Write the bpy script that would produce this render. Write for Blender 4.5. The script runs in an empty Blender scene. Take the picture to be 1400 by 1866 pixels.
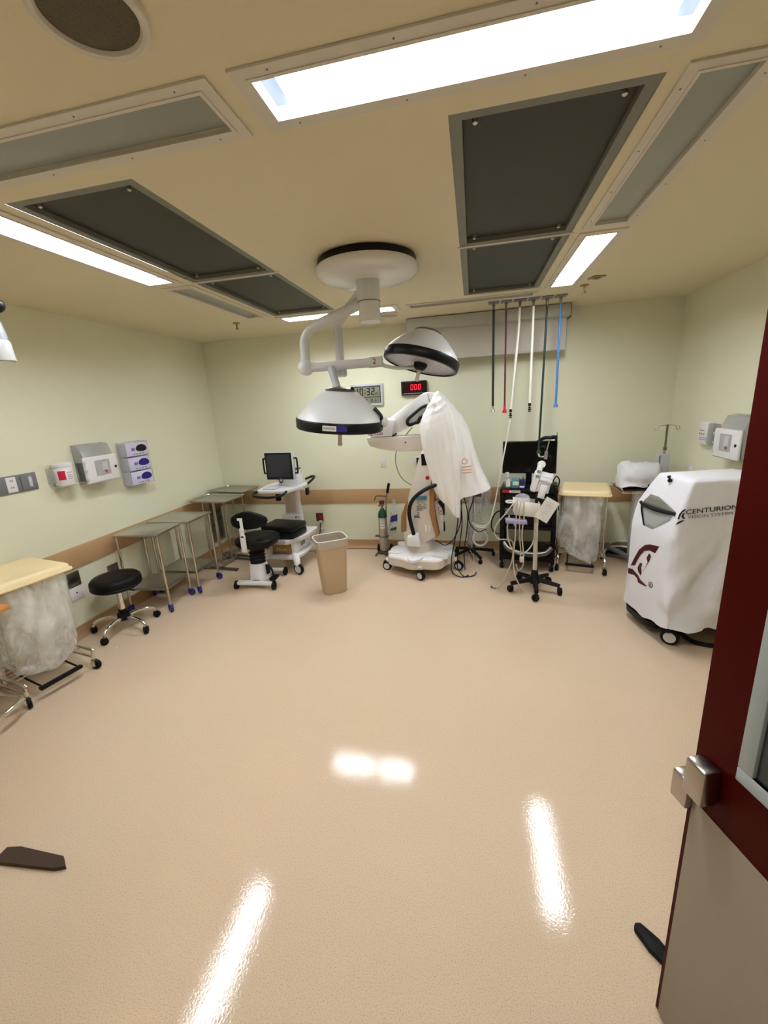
import bpy, bmesh, math, random
from mathutils import Vector, Matrix, noise
random.seed(11)
PI = math.pi
SC = bpy.context.scene
COL = SC.collection

# ---------------------------------------------------------------- materials
def lin(c):
    c /= 255.0
    return c/12.92 if c <= 0.04045 else ((c+0.055)/1.055)**2.4
def rgb(r, g, b): return (lin(r), lin(g), lin(b), 1.0)

def mat(name, col, rough=.5, metal=0., spec=.5, bump=0., bscale=60., var=0., vscale=8., alpha=1., coat=0.,
        emit=None, estr=0., speck=None, trans=0., ior=1.45, aniso=0.):
    m = bpy.data.materials.new(name); m.use_nodes = True
    nt = m.node_tree; b = nt.nodes['Principled BSDF']
    b.inputs['Base Color'].default_value = col
    b.inputs['Roughness'].default_value = rough
    b.inputs['Metallic'].default_value = metal
    b.inputs['Specular IOR Level'].default_value = spec
    b.inputs['Alpha'].default_value = alpha
    b.inputs['Coat Weight'].default_value = coat
    b.inputs['Coat Roughness'].default_value = .05
    b.inputs['Transmission Weight'].default_value = trans
    b.inputs['IOR'].default_value = ior
    b.inputs['Anisotropic'].default_value = aniso
    if emit:
        b.inputs['Emission Color'].default_value = emit
        b.inputs['Emission Strength'].default_value = estr
    tc = nt.nodes.new('ShaderNodeTexCoord')
    def noise(scale, detail=3.):
        n = nt.nodes.new('ShaderNodeTexNoise'); n.inputs['Scale'].default_value = scale
        n.inputs['Detail'].default_value = detail
        nt.links.new(tc.outputs['Object'], n.inputs['Vector']); return n
    if var > 0 or speck:
        src = None
        mix = nt.nodes.new('ShaderNodeMix'); mix.data_type = 'RGBA'
        n = noise(vscale)
        mix.inputs[6].default_value = tuple(max(0, c*(1-var)) for c in col[:3])+(1,)
        mix.inputs[7].default_value = tuple(min(1, c*(1+var)) for c in col[:3])+(1,)
        nt.links.new(n.outputs['Fac'], mix.inputs[0]); src = mix.outputs[2]
        if speck:
            scol, sscale, lo, hi = speck
            n2 = noise(sscale, 4.)
            r = nt.nodes.new('ShaderNodeMapRange'); r.inputs[1].default_value = lo; r.inputs[2].default_value = hi
            nt.links.new(n2.outputs['Fac'], r.inputs[0])
            m2 = nt.nodes.new('ShaderNodeMix'); m2.data_type = 'RGBA'
            nt.links.new(r.outputs[0], m2.inputs[0]); nt.links.new(src, m2.inputs[6])
            m2.inputs[7].default_value = scol; src = m2.outputs[2]
        nt.links.new(src, b.inputs['Base Color'])
    if bump > 0:
        n = noise(bscale)
        bp = nt.nodes.new('ShaderNodeBump'); bp.inputs['Strength'].default_value = 1.0
        bp.inputs['Distance'].default_value = bump
        nt.links.new(n.outputs['Fac'], bp.inputs['Height'])
        nt.links.new(bp.outputs['Normal'], b.inputs['Normal'])
    return m

M = dict(
 wall=mat('pale green wall paint', rgb(226,225,199), .55, bump=.0006, bscale=160, var=.012, vscale=3),
 ceiling=mat('cream ceiling paint', rgb(220,208,178), .6, bump=.0008, bscale=140, var=.015, vscale=3),
 floor=mat('speckled tan sheet floor', rgb(211,188,162), .05, spec=.38, bump=.00022, bscale=120, var=.03, vscale=2.2,
           speck=(rgb(182,158,130), 230., .5, .7)),
 rail=mat('tan vinyl wall rail', rgb(186,150,110), .45, bump=.0004, bscale=200, var=.03, vscale=30),
 cove=mat('tan cove base', rgb(180,143,104), .45, var=.03, vscale=30),
 capstrip=mat('pale cap strip', rgb(214,196,168), .45),
 white=mat('white powder coat', rgb(226,224,224), .32, var=.01),
 whiteg=mat('glossy white enamel', rgb(222,220,216), .18, spec=.6),
 lamp_white=mat('pearl grey white shell', rgb(214,213,211), .35),
 beige_white=mat('warm white plastic', rgb(214,203,190), .4, var=.02),
 flange=mat('white painted light flange', rgb(212,204,190), .5),
 lensend=mat('dim lens end', rgb(90,105,140), .5, emit=(.55,.70,1,1), estr=.6),
 lensoff=mat('unlit grey lens', rgb(150,152,143), .28, spec=.4, var=.04, vscale=6),
 lenson=mat('lit lens', rgb(255,255,255), .5, emit=(0.90,0.94,1.0,1), estr=58.),
 vent_frame=mat('grey steel vent frame', rgb(128,126,116), .5, metal=.35, var=.12, vscale=7),
 vent_mesh=mat('dark perforated panel', rgb(56,54,48), .55, metal=.2, var=.1, vscale=3, speck=(rgb(88,85,75), 500., .55, .7)),
 steel=mat('brushed stainless steel', (.52,.50,.46,1), .3, metal=1., var=.06, vscale=20),
 steel_tube=mat('stainless tube', (.62,.57,.50,1), .2, metal=1.),
 chrome=mat('chrome', (.78,.77,.75,1), .08, metal=1.),
 alu=mat('aluminium cylinder', (.55,.53,.50,1), .35, metal=1., var=.08, vscale=14),
 dark_steel=mat('dark steel', (.20,.19,.17,1), .35, metal=1.),
 black=mat('black plastic', rgb(13,13,15), .4, spec=.3),
 blackv=mat('black vinyl', rgb(9,9,10), .5, spec=.25, bump=.0005, bscale=220),
 blackcart=mat('black steel cart', rgb(9,9,10), .5, spec=.25),
 rubber=mat('black rubber', rgb(16,16,17), .6, spec=.25),
 hubwhite=mat('white wheel hub', rgb(214,212,210), .4),
 blue=mat('blue caster plastic', rgb(16,22,128), .4),
 screen=mat('black glass screen', rgb(5,5,6), .08, spec=.5),
 screengrey=mat('dim grey display', rgb(44,46,54), .15, var=.3, vscale=9),
 lcd=mat('grey green lcd', rgb(132,130,112), .3),
 lcddark=mat('dark lcd ink', rgb(18,18,17), .4),
 silver=mat('silver grey plastic', rgb(190,190,196), .4),
 red_led=mat('red led digits', rgb(120,0,10), .4, emit=(1.0,.01,.03,1), estr=2.6),
 redblack=mat('dark red display window', rgb(30,2,8), .15),
 gold=mat('bronze gold plastic', rgb(164,120,66), .4, var=.05, vscale=30),
 bronze=mat('bronze trim', rgb(158,112,62), .4, var=.05, vscale=30),
 bin=mat('beige waste bin plastic', rgb(190,164,130), .5, var=.02),
 liner=mat('clear bin liner', rgb(226,222,216), .3, alpha=.32, bump=.01, bscale=18),
 bag=mat('clear plastic hamper bag', rgb(248,248,244), .16, alpha=.27, spec=.9, bump=.012, bscale=14),
 clearp=mat('clear plastic', rgb(214,216,220), .15, alpha=.35, spec=.6),
 tan_lid=mat('cream plastic lid', rgb(236,214,166), .4, var=.015),
 drape=mat('white plastic dust cover', rgb(238,234,230), .28, spec=.55, bump=.004, bscale=12),
 fabric=mat('white equipment cover fabric', rgb(230,229,234), .45, bump=.006, bscale=14),
 maroon=mat('maroon print', rgb(74,16,22), .5),
 ink=mat('black print', rgb(26,24,26), .5),
 navy=mat('navy print', rgb(40,40,120), .5),
 teal=mat('teal print', rgb(78,146,160), .5),
 greyink=mat('grey print', rgb(136,132,128), .5),
 orange=mat('orange print', rgb(206,140,104), .5),
 magenta=mat('purple print', rgb(96,30,80), .5),
 whiteprint=mat('white print', rgb(232,226,214), .5),
 hood=mat('smoky translucent plastic', rgb(184,184,182), .2, alpha=.55, spec=.5),
 lilac=mat('lavender grey plastic', rgb(186,180,210), .3, alpha=.8),
 lilacbox=mat('lavender white carton', rgb(206,202,226), .5),
 lilacdark=mat('mid lavender print', rgb(120,112,170), .5),
 ovalblue=mat('deep blue glove', rgb(26,16,120), .5),
 redlabel=mat('crimson label', rgb(196,16,56), .5),
 red=mat('red plastic', rgb(176,22,30), .4),
 paper=mat('white paper', rgb(226,222,214), .7),
 plateg=mat('grey stainless outlet plate', rgb(128,130,136), .4, metal=.4, var=.08, vscale=12),
 redplate=mat('dark red outlet plate', rgb(92,30,26), .4),
 doorwood=mat('dark red mahogany door', rgb(62,3,0), .5, spec=.06, var=.08, vscale=5),
 kick=mat('brushed steel kick plate', rgb(150,140,126), .5, metal=.4, var=.05, vscale=9, bump=.0003, bscale=300),
 doorframe=mat('grey painted vision frame', rgb(160,170,172), .45),
 glass=mat('dark vision glass', rgb(60,70,76), .05, alpha=.7),
 latch=mat('satin chrome latch', (.42,.38,.35,1), .25, metal=1.),
 shade=mat('light grey roller screen', rgb(196,190,180), .6, var=.01),
 shadebox=mat('grey screen case', rgb(182,182,172), .45),
 green=mat('dark green', rgb(16,66,40), .4),
 hoseblack=mat('black hose', rgb(24,20,22), .5),
 hosered=mat('maroon hose', rgb(92,24,44), .5),
 hosewhite=mat('white hose', rgb(226,224,214), .45),
 hosegreen=mat('green hose', rgb(14,44,36), .5),
 hoseblue=mat('blue hose', rgb(58,108,168), .5),
 cable=mat('grey white cable', rgb(196,188,170), .5),
 bluegrey=mat('steel blue strip', rgb(70,110,160), .4),
 bottleg=mat('green tinted gel', rgb(60,150,120), .2, alpha=.7),
 tealbox=mat('teal carton', rgb(96,150,148), .5),
 speaker=mat('dark speaker grille', rgb(96,86,70), .8, speck=(rgb(70,62,50), 400., .5, .65)),
 speakerl=mat('light speaker grille', rgb(178,168,142), .7),
 brass=mat('dull brass', (.35,.27,.13,1), .4, metal=1.),
 brown=mat('brown rubber', rgb(62,44,32), .6),
 wood=mat('orange wood edge', rgb(206,142,74), .45, var=.1, vscale=14),
 ledface=mat('lilac grey lamp lens', rgb(176,176,190), .35, spec=.6, speck=(rgb(206,206,216), 90., .5, .62)),
 corridor=mat('corridor paint', rgb(150,145,130), .7),
)

# crumpled plastic film: milky where it is creased, clear between
def milky(m, lo, hi):
    nt = m.node_tree; b = nt.nodes['Principled BSDF']
    tc = nt.nodes.new('ShaderNodeTexCoord'); mp = nt.nodes.new('ShaderNodeMapping')
    mp.inputs['Scale'].default_value = (6., 6., 2.2); mp.inputs['Rotation'].default_value = (.35, .5, .2)
    n = nt.nodes.new('ShaderNodeTexNoise'); n.inputs['Scale'].default_value = 1.2; n.inputs['Detail'].default_value = 4
    n.inputs['Distortion'].default_value = .9
    r = nt.nodes.new('ShaderNodeMapRange'); r.inputs[1].default_value = .42; r.inputs[2].default_value = .68
    r.inputs[3].default_value = lo; r.inputs[4].default_value = hi
    nt.links.new(tc.outputs['Object'], mp.inputs['Vector']); nt.links.new(mp.outputs['Vector'], n.inputs['Vector'])
    nt.links.new(n.outputs['Fac'], r.inputs[0]); nt.links.new(r.outputs[0], b.inputs['Alpha'])
milky(M['bag'], .27, .72)
milky(M['clearp'], .28, .5)

# ---------------------------------------------------------------- mesh builder
def crom(pts, n=6, closed=False):
    P = [Vector(p) for p in pts]
    if len(P) < 3: return P
    out = []; L = len(P)
    rng = range(L) if closed else range(L-1)
    for i in rng:
        if closed: a, b, c, d = P[(i-1) % L], P[i], P[(i+1) % L], P[(i+2) % L]
        else:
            b, c = P[i], P[i+1]
            a = P[i-1] if i > 0 else b*2-c
            d = P[i+2] if i+2 < L else c*2-b
        for k in range(n):
            t = k/n
            out.append(.5*((2*b)+(-a+c)*t+(2*a-5*b+4*c-d)*t*t+(-a+3*b-3*c+d)*t**3))
    if not closed: out.append(P[-1])
    return out

class MB:
    def __init__(s): s.bm = bmesh.new()
    def face(s, vs):
        try: return s.bm.faces.new(vs)
        except ValueError: return None
    def box(s, x0, x1, y0, y1, z0, z1, bev=0., T=None, seg=2):
        g = bmesh.ops.create_cube(s.bm, size=1.0)
        vs = g['verts']
        for v in vs:
            v.co = Vector(((x0+x1)/2+v.co.x*(x1-x0), (y0+y1)/2+v.co.y*(y1-y0), (z0+z1)/2+v.co.z*(z1-z0)))
        if bev > 0:
            es = list({e for v in vs for e in v.link_edges})
            r = bmesh.ops.bevel(s.bm, geom=es, offset=bev, segments=seg, profile=.5, affect='EDGES')
            vs = list({v for v in r['verts']} | {v for v in vs if v.is_valid})
        if T is not None:
            for v in vs: v.co = T @ v.co
        return s
    def loft(s, rings, cap0=True, cap1=True, closed=True, loop=False):
        R = [[s.bm.verts.new(Vector(p)) for p in r] for r in rings]
        n = len(R[0])
        m = len(R)
        for i in range(m if loop else m-1):
            a, b = R[i], R[(i+1) % m]
            for j in range(n if closed else n-1):
                k = (j+1) % n
                s.face((a[j], a[k], b[k], b[j]))
        if not loop and closed:
            if cap0: s.face(list(reversed(R[0])))
            if cap1: s.face(R[-1])
        return s
    def cyl(s, p0, p1, r0, r1=None, n=18, cap=True):
        p0, p1 = Vector(p0), Vector(p1); r1 = r0 if r1 is None else r1
        d = (p1-p0).normalized()
        a = d.orthogonal().normalized(); b = d.cross(a)
        ring = lambda p, r: [p+(a*math.cos(2*PI*i/n)+b*math.sin(2*PI*i/n))*max(r, 1e-5) for i in range(n)]
        return s.loft([ring(p0, r0), ring(p1, r1)], cap, cap)
    def tube(s, pts, r, n=8, closed=False, smooth=0, cap=True, flat=None):
        P = crom(pts, smooth, closed) if smooth else [Vector(p) for p in pts]
        L = len(P); rings = []; prev = None
        for i, p in enumerate(P):
            if closed: t = P[(i+1) % L]-P[i-1]
            else: t = P[min(i+1, L-1)]-P[max(i-1, 0)]
            t.normalize()
            if prev is None: a = t.orthogonal().normalized()
            else:
                a = prev-t*prev.dot(t)
                a = a.normalized() if a.length > 1e-6 else t.orthogonal().normalized()
            prev = a; b = t.cross(a)
            rr = r(i/(max(L-1, 1))) if callable(r) else r
            rings.append([p+(a*math.cos(2*PI*j/n)+b*math.sin(2*PI*j/n))*rr for j in range(n)])
        return s.loft(rings, cap, cap, loop=closed)
    def lathe(s, prof, n=28, T=None, c=(0, 0, 0), cap0=True, cap1=True, sx=1., sy=1.):
        c = Vector(c)
        rings = []
        for r, z in prof:
            r = max(r, 1e-4)
            ring = [Vector((r*sx*math.cos(2*PI*i/n), r*sy*math.sin(2*PI*i/n), z))+c for i in range(n)]
            if T is not None: ring = [T @ p for p in ring]
            rings.append(ring)
        return s.loft(rings, cap0, cap1)
    def prism(s, poly, d0, d1, plane='xz', T=None, bev=0.):
        def P(u, v, d):
            p = {'xz': Vector((u, d, v)), 'yz': Vector((d, u, v)), 'xy': Vector((u, v, d))}[plane]
            return T @ p if T is not None else p
        A = [s.bm.verts.new(P(u, v, d0)) for u, v in poly]
        B = [s.bm.verts.new(P(u, v, d1)) for u, v in poly]
        n = len(poly); fs = []
        fs.append(s.face(A)); fs.append(s.face(list(reversed(B))))
        for i in range(n):
            k = (i+1) % n
            fs.append(s.face((A[i], B[i], B[k], A[k])))
        if bev > 0:
            es = list({e for v in A+B for e in v.link_edges})
            bmesh.ops.bevel(s.bm, geom=es, offset=bev, segments=2, profile=.5, affect='EDGES')
        return s
    def ball(s, c, r, sx=1., sy=1., sz=1., n=16, T=None):
        prof = [(r*math.sin(PI*i/10), -r*math.cos(PI*i/10)*sz) for i in range(11)]
        return s.lathe(prof, n, T, c, sx=sx, sy=sy)
    def torus(s, c, R, r, axis='z', n=28, m=8, sx=1., sy=1.):
        c = Vector(c); pts = []
        for i in range(n):
            a = 2*PI*i/n; u, v = R*sx*math.cos(a), R*sy*math.sin(a)
            pts.append(c+{'z': Vector((u, v, 0)), 'x': Vector((0, u, v)), 'y': Vector((u, 0, v))}[axis])
        return s.tube(pts, r, m, closed=True)
    def grid(s, rows):
        R = [[s.bm.verts.new(Vector(p)) for p in r] for r in rows]
        for i in range(len(R)-1):
            for j in range(len(R[0])-1):
                s.face((R[i][j], R[i][j+1], R[i+1][j+1], R[i+1][j]))
        return s
    def text(s, body, size, T, ext=.0006, align='LEFT', sx=1.):
        cu = bpy.data.curves.new('t', 'FONT'); cu.body = body; cu.size = size; cu.extrude = ext
        cu.align_x = align; cu.resolution_u = 3
        o = bpy.data.objects.new('t', cu); COL.objects.link(o)
        dg = bpy.context.evaluated_depsgraph_get(); dg.update()
        me = bpy.data.meshes.new_from_object(o.evaluated_get(dg))
        S = Matrix.Diagonal((sx, 1, 1, 1))
        me.transform(T @ S); s.bm.from_mesh(me)
        bpy.data.objects.remove(o); bpy.data.curves.remove(cu); bpy.data.meshes.remove(me)
        return s
    def crumple(s, amp, scale, seed=0, mask=None, oct=2, ridge=True, st=None):
        s.bm.normal_update()
        off = Vector((seed*7.3, seed*3.1, seed*5.7)); mv = []
        for v in s.bm.verts:
            q = (st @ v.co if st is not None else v.co)*scale+off
            n = 0; a = 1.
            for k in range(oct):
                w = noise.noise(q*(2**k))
                n += a*((1-2*abs(w)) if ridge else w); a *= .5
            k = amp*(n-.7 if ridge else n)
            if mask: k *= mask(v.co)
            mv.append((v, v.normal*k))
        for v, d in mv: v.co += d
        return s
    def build(s, name, m, parent=None, loc=None, rotz=0., label=None, ang=40, thick=0.):
        bm = s.bm
        bmesh.ops.remove_doubles(bm, verts=bm.verts, dist=1e-6)
        bmesh.ops.recalc_face_normals(bm, faces=bm.faces)
        me = bpy.data.meshes.new(name); bm.to_mesh(me); bm.free()
        me.materials.append(M[m] if isinstance(m, str) else m)
        for p in me.polygons: p.use_smooth = True
        me.set_sharp_from_angle(angle=math.radians(ang))
        o = bpy.data.objects.new(name, me); COL.objects.link(o)
        if parent is not None: o.parent = parent
        if loc is not None: o.location = loc
        if rotz: o.rotation_euler[2] = rotz
        if label: o['label'] = label
        if thick:
            md = o.modifiers.new('thick', 'SOLIDIFY'); md.thickness = thick; md.offset = 0
        return o

# matrix that stands text up facing -y (local), at x, y, z
def facing(x, y, z, tilt=0., rz=0., roll=0.):
    return Matrix.Translation((x, y, z)) @ Matrix.Rotation(rz, 4, 'Z') @ Matrix.Rotation(PI/2+tilt, 4, 'X') @ Matrix.Rotation(roll, 4, 'Z')

def thing(name, label, cat, loc=(0, 0, 0), rz=0., group=None):
    o = bpy.data.objects.new(name, None); COL.objects.link(o)
    o.empty_display_size = .1
    o.location = loc; o.rotation_euler[2] = rz
    o['label'] = label; o['category'] = cat
    if group: o['group'] = group
    return o
def tag(o, label, cat, group=None):
    o['label'] = label; o['category'] = cat
    if group: o['group'] = group
    return o
def struct(o):
    o['kind'] = 'structure'; return o

SEG = {'0': 'abcdef', '1': 'bc', '2': 'abged', '3': 'abgcd', '4': 'fgbc', '5': 'afgcd', '6': 'afgedc', '7': 'abc', '8': 'abcdefg', '9': 'abcdfg'}
def digits(mb, txt, x, z, h, y0, y1, sp=.68, slant=0.08, th=.15):
    w = h*.5; t = h*th
    for ch in txt:
        def q(u, v): return (x+u*w+slant*v*h, z+v*h)
        if ch == ':':
            for v in (.3, .7):
                cx, cz = q(.2, v); mb.prism([(cx-t*.5, cz-t*.5), (cx+t*.5, cz-t*.5), (cx+t*.5, cz+t*.5), (cx-t*.5, cz+t*.5)], y0, y1)
            x += h*.28; continue
        if ch == ' ': x += h*sp; continue
        g = t/h/2; gw = t/w/2; e = .02
        S = dict(a=((gw+e, 1-g), (1-gw-e, 1-g), 'h'), d=((gw+e, g), (1-gw-e, g), 'h'), g=((gw+e, .5), (1-gw-e, .5), 'h'),
                 f=((gw, .5+e), (gw, 1-e), 'v'), b=((1-gw, .5+e), (1-gw, 1-e), 'v'), e=((gw, e), (gw, .5-e), 'v'), c=((1-gw, e), (1-gw, .5-e), 'v'))
        for k in SEG[ch]:
            (u0, v0), (u1, v1), o = S[k]
            if o == 'h': P = [q(u0, v0-g), q(u1, v1-g), q(u1, v1+g), q(u0, v0+g)]
            else: P = [q(u0-gw, v0), q(u0+gw, v0), q(u1+gw, v1), q(u1-gw, v1)]
            mb.prism(P, y0, y1)
        x += h*sp
    return mb

def caster(parent, x, y, r, w, rz=0., fork='black', wheel='rubber', hub='hubwhite', stem=.0, twin=False):
    T = Matrix.Translation((x, y, 0)) @ Matrix.Rotation(rz, 4, 'Z')
    f = MB()
    f.box(-w*.9, w*.9, -r*.3, r*.5, r*1.55, r*2.15, r*.2, T)
    if hub == 'hubwhite': f.box(-w*.09, w*.09, -r*.5, r*.5, r*.6, r*1.7, 0, T)
    else:
        for sx in (-1, 1): f.box(sx*w*.82-w*.14, sx*w*.82+w*.14, -r*.45, r*.45, r*.7, r*1.7, 0, T)
    if stem: f.cyl(T @ Vector((0, .0, r*2.)), T @ Vector((0, 0, r*2.+stem)), r*.3)
    fo = f.build('caster', fork, parent)
    wm = MB()
    wl = [(-w*.62, w*.62)] if not twin else [(-w*.66, -w*.1), (w*.1, w*.66)]
    for a, b in wl:
        R = T @ Matrix.Translation((0, -r*.25, r)) @ Matrix.Rotation(PI/2, 4, 'Y')
        wm.lathe([(r*.6, a), (r*.93, a), (r, a+(b-a)*.2), (r, b-(b-a)*.2), (r*.93, b), (r*.6, b)], 20, R)
    wm.build('wheel', wheel, fo)
    if hub:
        h = MB()
        R = T @ Matrix.Translation((0, -r*.25, r)) @ Matrix.Rotation(PI/2, 4, 'Y')
        h.lathe([(r*.68, -w*.7), (r*.68, w*.7)], 18, R)
        h.build('hub', hub, fo)
    return fo
# ---------------------------------------------------------------- the room
XL, XR, YB, YF, ZC = -3.418, 2.104, 5.147, -.14, 2.74
struct(MB().box(XL-.2, XR+.2, -2.4, YB+.2, -.12, 0).build('floor', 'floor'))
struct(MB().box(XL-.15, XL, YF-.15, YB+.15, 0, ZC+.2).build('wall_left', 'wall'))
struct(MB().box(XL, XR, YB, YB+.15, 0, ZC+.2).build('wall_back', 'wall'))
struct(MB().box(XR, XR+.15, YF-.15, YB+.15, 0, ZC+.2).build('wall_right', 'wall'))
DX0, DX1, DH = -.95, .93, 2.06
struct(MB().box(XL, DX0, YF-.15, YF, 0, ZC+.2).box(DX1, XR, YF-.15, YF, 0, ZC+.2).box(DX0, DX1, YF-.15, YF, DH, ZC+.2).build('wall_front', 'wall'))
struct(MB().box(-2.2, -2.1, -2.3, YF-.15, 0, 2.7).box(2.1, 2.2, -2.3, YF-.15, 0, 2.7).box(-2.2, 2.2, -2.4, -2.3, 0, 2.7).box(-2.2, 2.2, -2.4, YF-.15, 2.6, 2.7).build('wall_corridor', 'corridor'))

# fixtures: x0,x1,y0,y1 of the openings
LIGHTS = [
 ('lit', (-.592, .548, 1.31, 1.478), 'long lit recessed ceiling light nearest the doorway, above the middle of the room'),
 ('off', (-1.893, -.753, 1.31, 1.478), 'unlit recessed ceiling light beside the dark round ceiling speaker'),
 ('off', (.647, .81, 1.648, 2.772), 'unlit grey recessed ceiling light right of the larger right dark vent panel'),
 ('lit', (.647, .81, 2.935, 4.091), 'lit recessed ceiling light on the right, right of the small dark vent panel'),
 ('lit', (-2.165, -1.99, 1.60, 2.77), 'lit recessed ceiling light along the left edge, left of the larger left dark vent panel'),
 ('off', (-2.125, -1.975, 2.94, 4.02), 'unlit recessed ceiling light at the far left beside the smaller left vent panel'),
 ('lit', (-1.855, -.74, 4.19, 4.365), 'lit recessed ceiling light near the back wall behind the surgical lamp column'),
 ('off', (-.58, .53, 4.235, 4.345), 'narrow unlit ceiling light near the back wall above the hanging hoses'),
]
VENTS = [
 ((-1.883, -1.268, 1.628, 2.862), 'larger dark perforated ceiling vent panel on the left'),
 ((-1.883, -1.268, 2.872, 4.105), 'smaller looking dark ceiling vent panel on the left, nearer the back wall'),
 ((-.076, .55, 1.628, 2.862), 'largest dark perforated ceiling vent panel on the right, nearest the doorway'),
 ((-.076, .55, 2.872, 4.105), 'dark ceiling vent panel on the right, just in front of the hanging hoses'),
]
holes = [l[1] for l in LIGHTS]+[v[0] for v in VENTS]
xs = sorted({XL, XR, *[h[0] for h in holes], *[h[1] for h in holes]})
ys = sorted({YF, YB, *[h[2] for h in holes], *[h[3] for h in holes]})
cb = MB()
for i in range(len(xs)-1):
    for j in range(len(ys)-1):
        cx, cy = (xs[i]+xs[i+1])/2, (ys[j]+ys[j+1])/2
        if any(h[0] < cx < h[1] and h[2] < cy < h[3] for h in holes): continue
        v = [cb.bm.verts.new((x, y, ZC)) for x, y in ((xs[i], ys[j]), (xs[i], ys[j+1]), (xs[i+1], ys[j+1]), (xs[i+1], ys[j]))]
        cb.face(v)
cb.box(XL-.1, XR+.1, YF-.1, YB+.1, ZC+.12, ZC+.2)
struct(cb.build('ceiling', 'ceiling'))

def frame(mb, x0, x1, y0, y1, w, z0, z1, zin=None):
    for a in ((x0-w, x1+w, y0-w, y0), (x0-w, x1+w, y1, y1+w), (x0-w, x0, y0, y1), (x1, x1+w, y0, y1)):
        mb.box(*a, z0, z1)
    if zin:
        t = .003
        for a in ((x0-t, x1+t, y0-t, y0), (x0-t, x1+t, y1, y1+t), (x0-t, x0, y0, y1), (x1, x1+t, y0, y1)):
            mb.box(*a, z1-.001, zin)
    return mb
for k, (kind, (x0, x1, y0, y1), lab) in enumerate(LIGHTS):
    t = thing('ceiling_light', lab, 'ceiling light', ((x0+x1)/2, (y0+y1)/2, ZC))
    hx, hy = (x1-x0)/2, (y1-y0)/2
    w = .048 if k != 7 else .03
    frame(MB(), -hx, hx, -hy, hy, w, -.007, -.0005, .05).build('frame', 'flange', t)
    frame(MB(), -hx, hx, -hy, hy, .012, -.0095, -.0072).build('trim_ring', 'flange', t)
    zl = .03 if kind == 'lit' else .008
    MB().box(-hx+.0005, hx-.0005, -hy+.0005, hy-.0005, zl, zl+.006).build('lens', 'lenson' if kind == 'lit' else 'lensoff', t)
    MB().box(-hx-.006, hx+.006, -hy-.006, hy+.006, .052, .06).build('leak_cover', 'black', t)  # unseen lid added to stop lens light leaking out above the ceiling
    if k == 6: MB().box(.006, .094, -hy+.001, hy-.001, -.004, zl-.003).build('divider', 'flange', t)
    if kind == 'lit':      # the tubes stop short of the ends of the lens
        for sg in (-1, 1):
            q = sorted((sg*(hx-.001), sg*(hx-.045))) if hx > hy else sorted((sg*(hy-.001), sg*(hy-.03)))
            e = MB().box(q[0], q[1], -hy+.001, hy-.001, zl-.002, zl) if hx > hy else MB().box(-hx+.001, hx-.001, q[0], q[1], zl-.002, zl)
            e.build('lens_end', 'lensend', t)
    for sx in (-1, -.33, .33, 1):
        for sy in (-1, 1):
            px = sx*(hx-.06) if hx > hy else sy*(hx+w*.6)
            py = sy*(hy+w*.6) if hx > hy else sx*(hy-.06)
            MB().lathe([(.0022, -.0092), (.003, -.0075), (.003, -.007)], 8, c=(px, py, 0)).build('screw', 'vent_frame', t)
for (x0, x1, y0, y1), lab in VENTS:
    t = thing('ceiling_vent', lab, 'ceiling vent', ((x0+x1)/2, (y0+y1)/2, ZC))
    hx, hy = (x1-x0)/2, (y1-y0)/2; w = .042
    f = MB()
    for a in ((-hx, hx, -hy, -hy+w), (-hx, hx, hy-w, hy), (-hx, -hx+w, -hy+w, hy-w), (hx-w, hx, -hy+w, hy-w)):
        f.box(*a, .002, .03)
    f.build('frame', 'vent_frame', t)
    MB().box(-hx+w*.9, hx-w*.9, -hy+w*.9, hy-w*.9, .026, .036).build('perforated_panel', 'vent_mesh', t)
    MB().box(-hx-.008, hx+.008, -hy-.008, hy+.008, .04, .05).build('backing', 'black', t)
    for sx in (-1, 1):
        for sy in (-1, 1):
            MB().lathe([(.002, .004), (.009, .009), (.01, .02), (.01, .028)], 10, c=(sx*(hx-.085), sy*(hy-.085), 0)).build('bolt', 'steel', t)
# tee bars between the paired vent panels
for nm, a in (('trim_1', (-1.9, -1.25)), ('trim_2', (-.09, .565))):
    struct(MB().box(a[0], a[1], 2.858, 2.876, ZC-.004, ZC+.03).build(nm, 'flange'))
# rail and base
struct(MB().box(XL, XL+.012, YF, YB, .615, .802, .003).build('trim_3', 'rail'))
struct(MB().box(XL+.012, XR-.012, YB-.012, YB, .615, .802, .003).build('trim_4', 'rail'))
struct(MB().box(XR-.012, XR, YF, YB, .615, .802, .003).build('trim_5', 'rail'))
prof = [(0, .11), (.006, .11), (.007, .045), (.012, .022), (.026, .007), (.045, .0005), (.045, 0), (0, 0)]
struct(MB().prism([(XL+a, b) for a, b in prof], YF, YB, 'xz').build('baseboard_left', 'cove'))
struct(MB().prism([(XR-a, b) for a, b in prof], YF, YB, 'xz').build('baseboard_right', 'cove'))
struct(MB().prism([(YB-a, b) for a, b in prof], XL, XR, 'yz').build('baseboard_back', 'cove'))
struct(MB().box(XL, XR, YB-.009, YB, .109, .117).box(XL, XL+.009, YF, YB, .109, .117).box(XR-.009, XR, YF, YB, .109, .117).build('trim_6', 'capstrip'))
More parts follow.
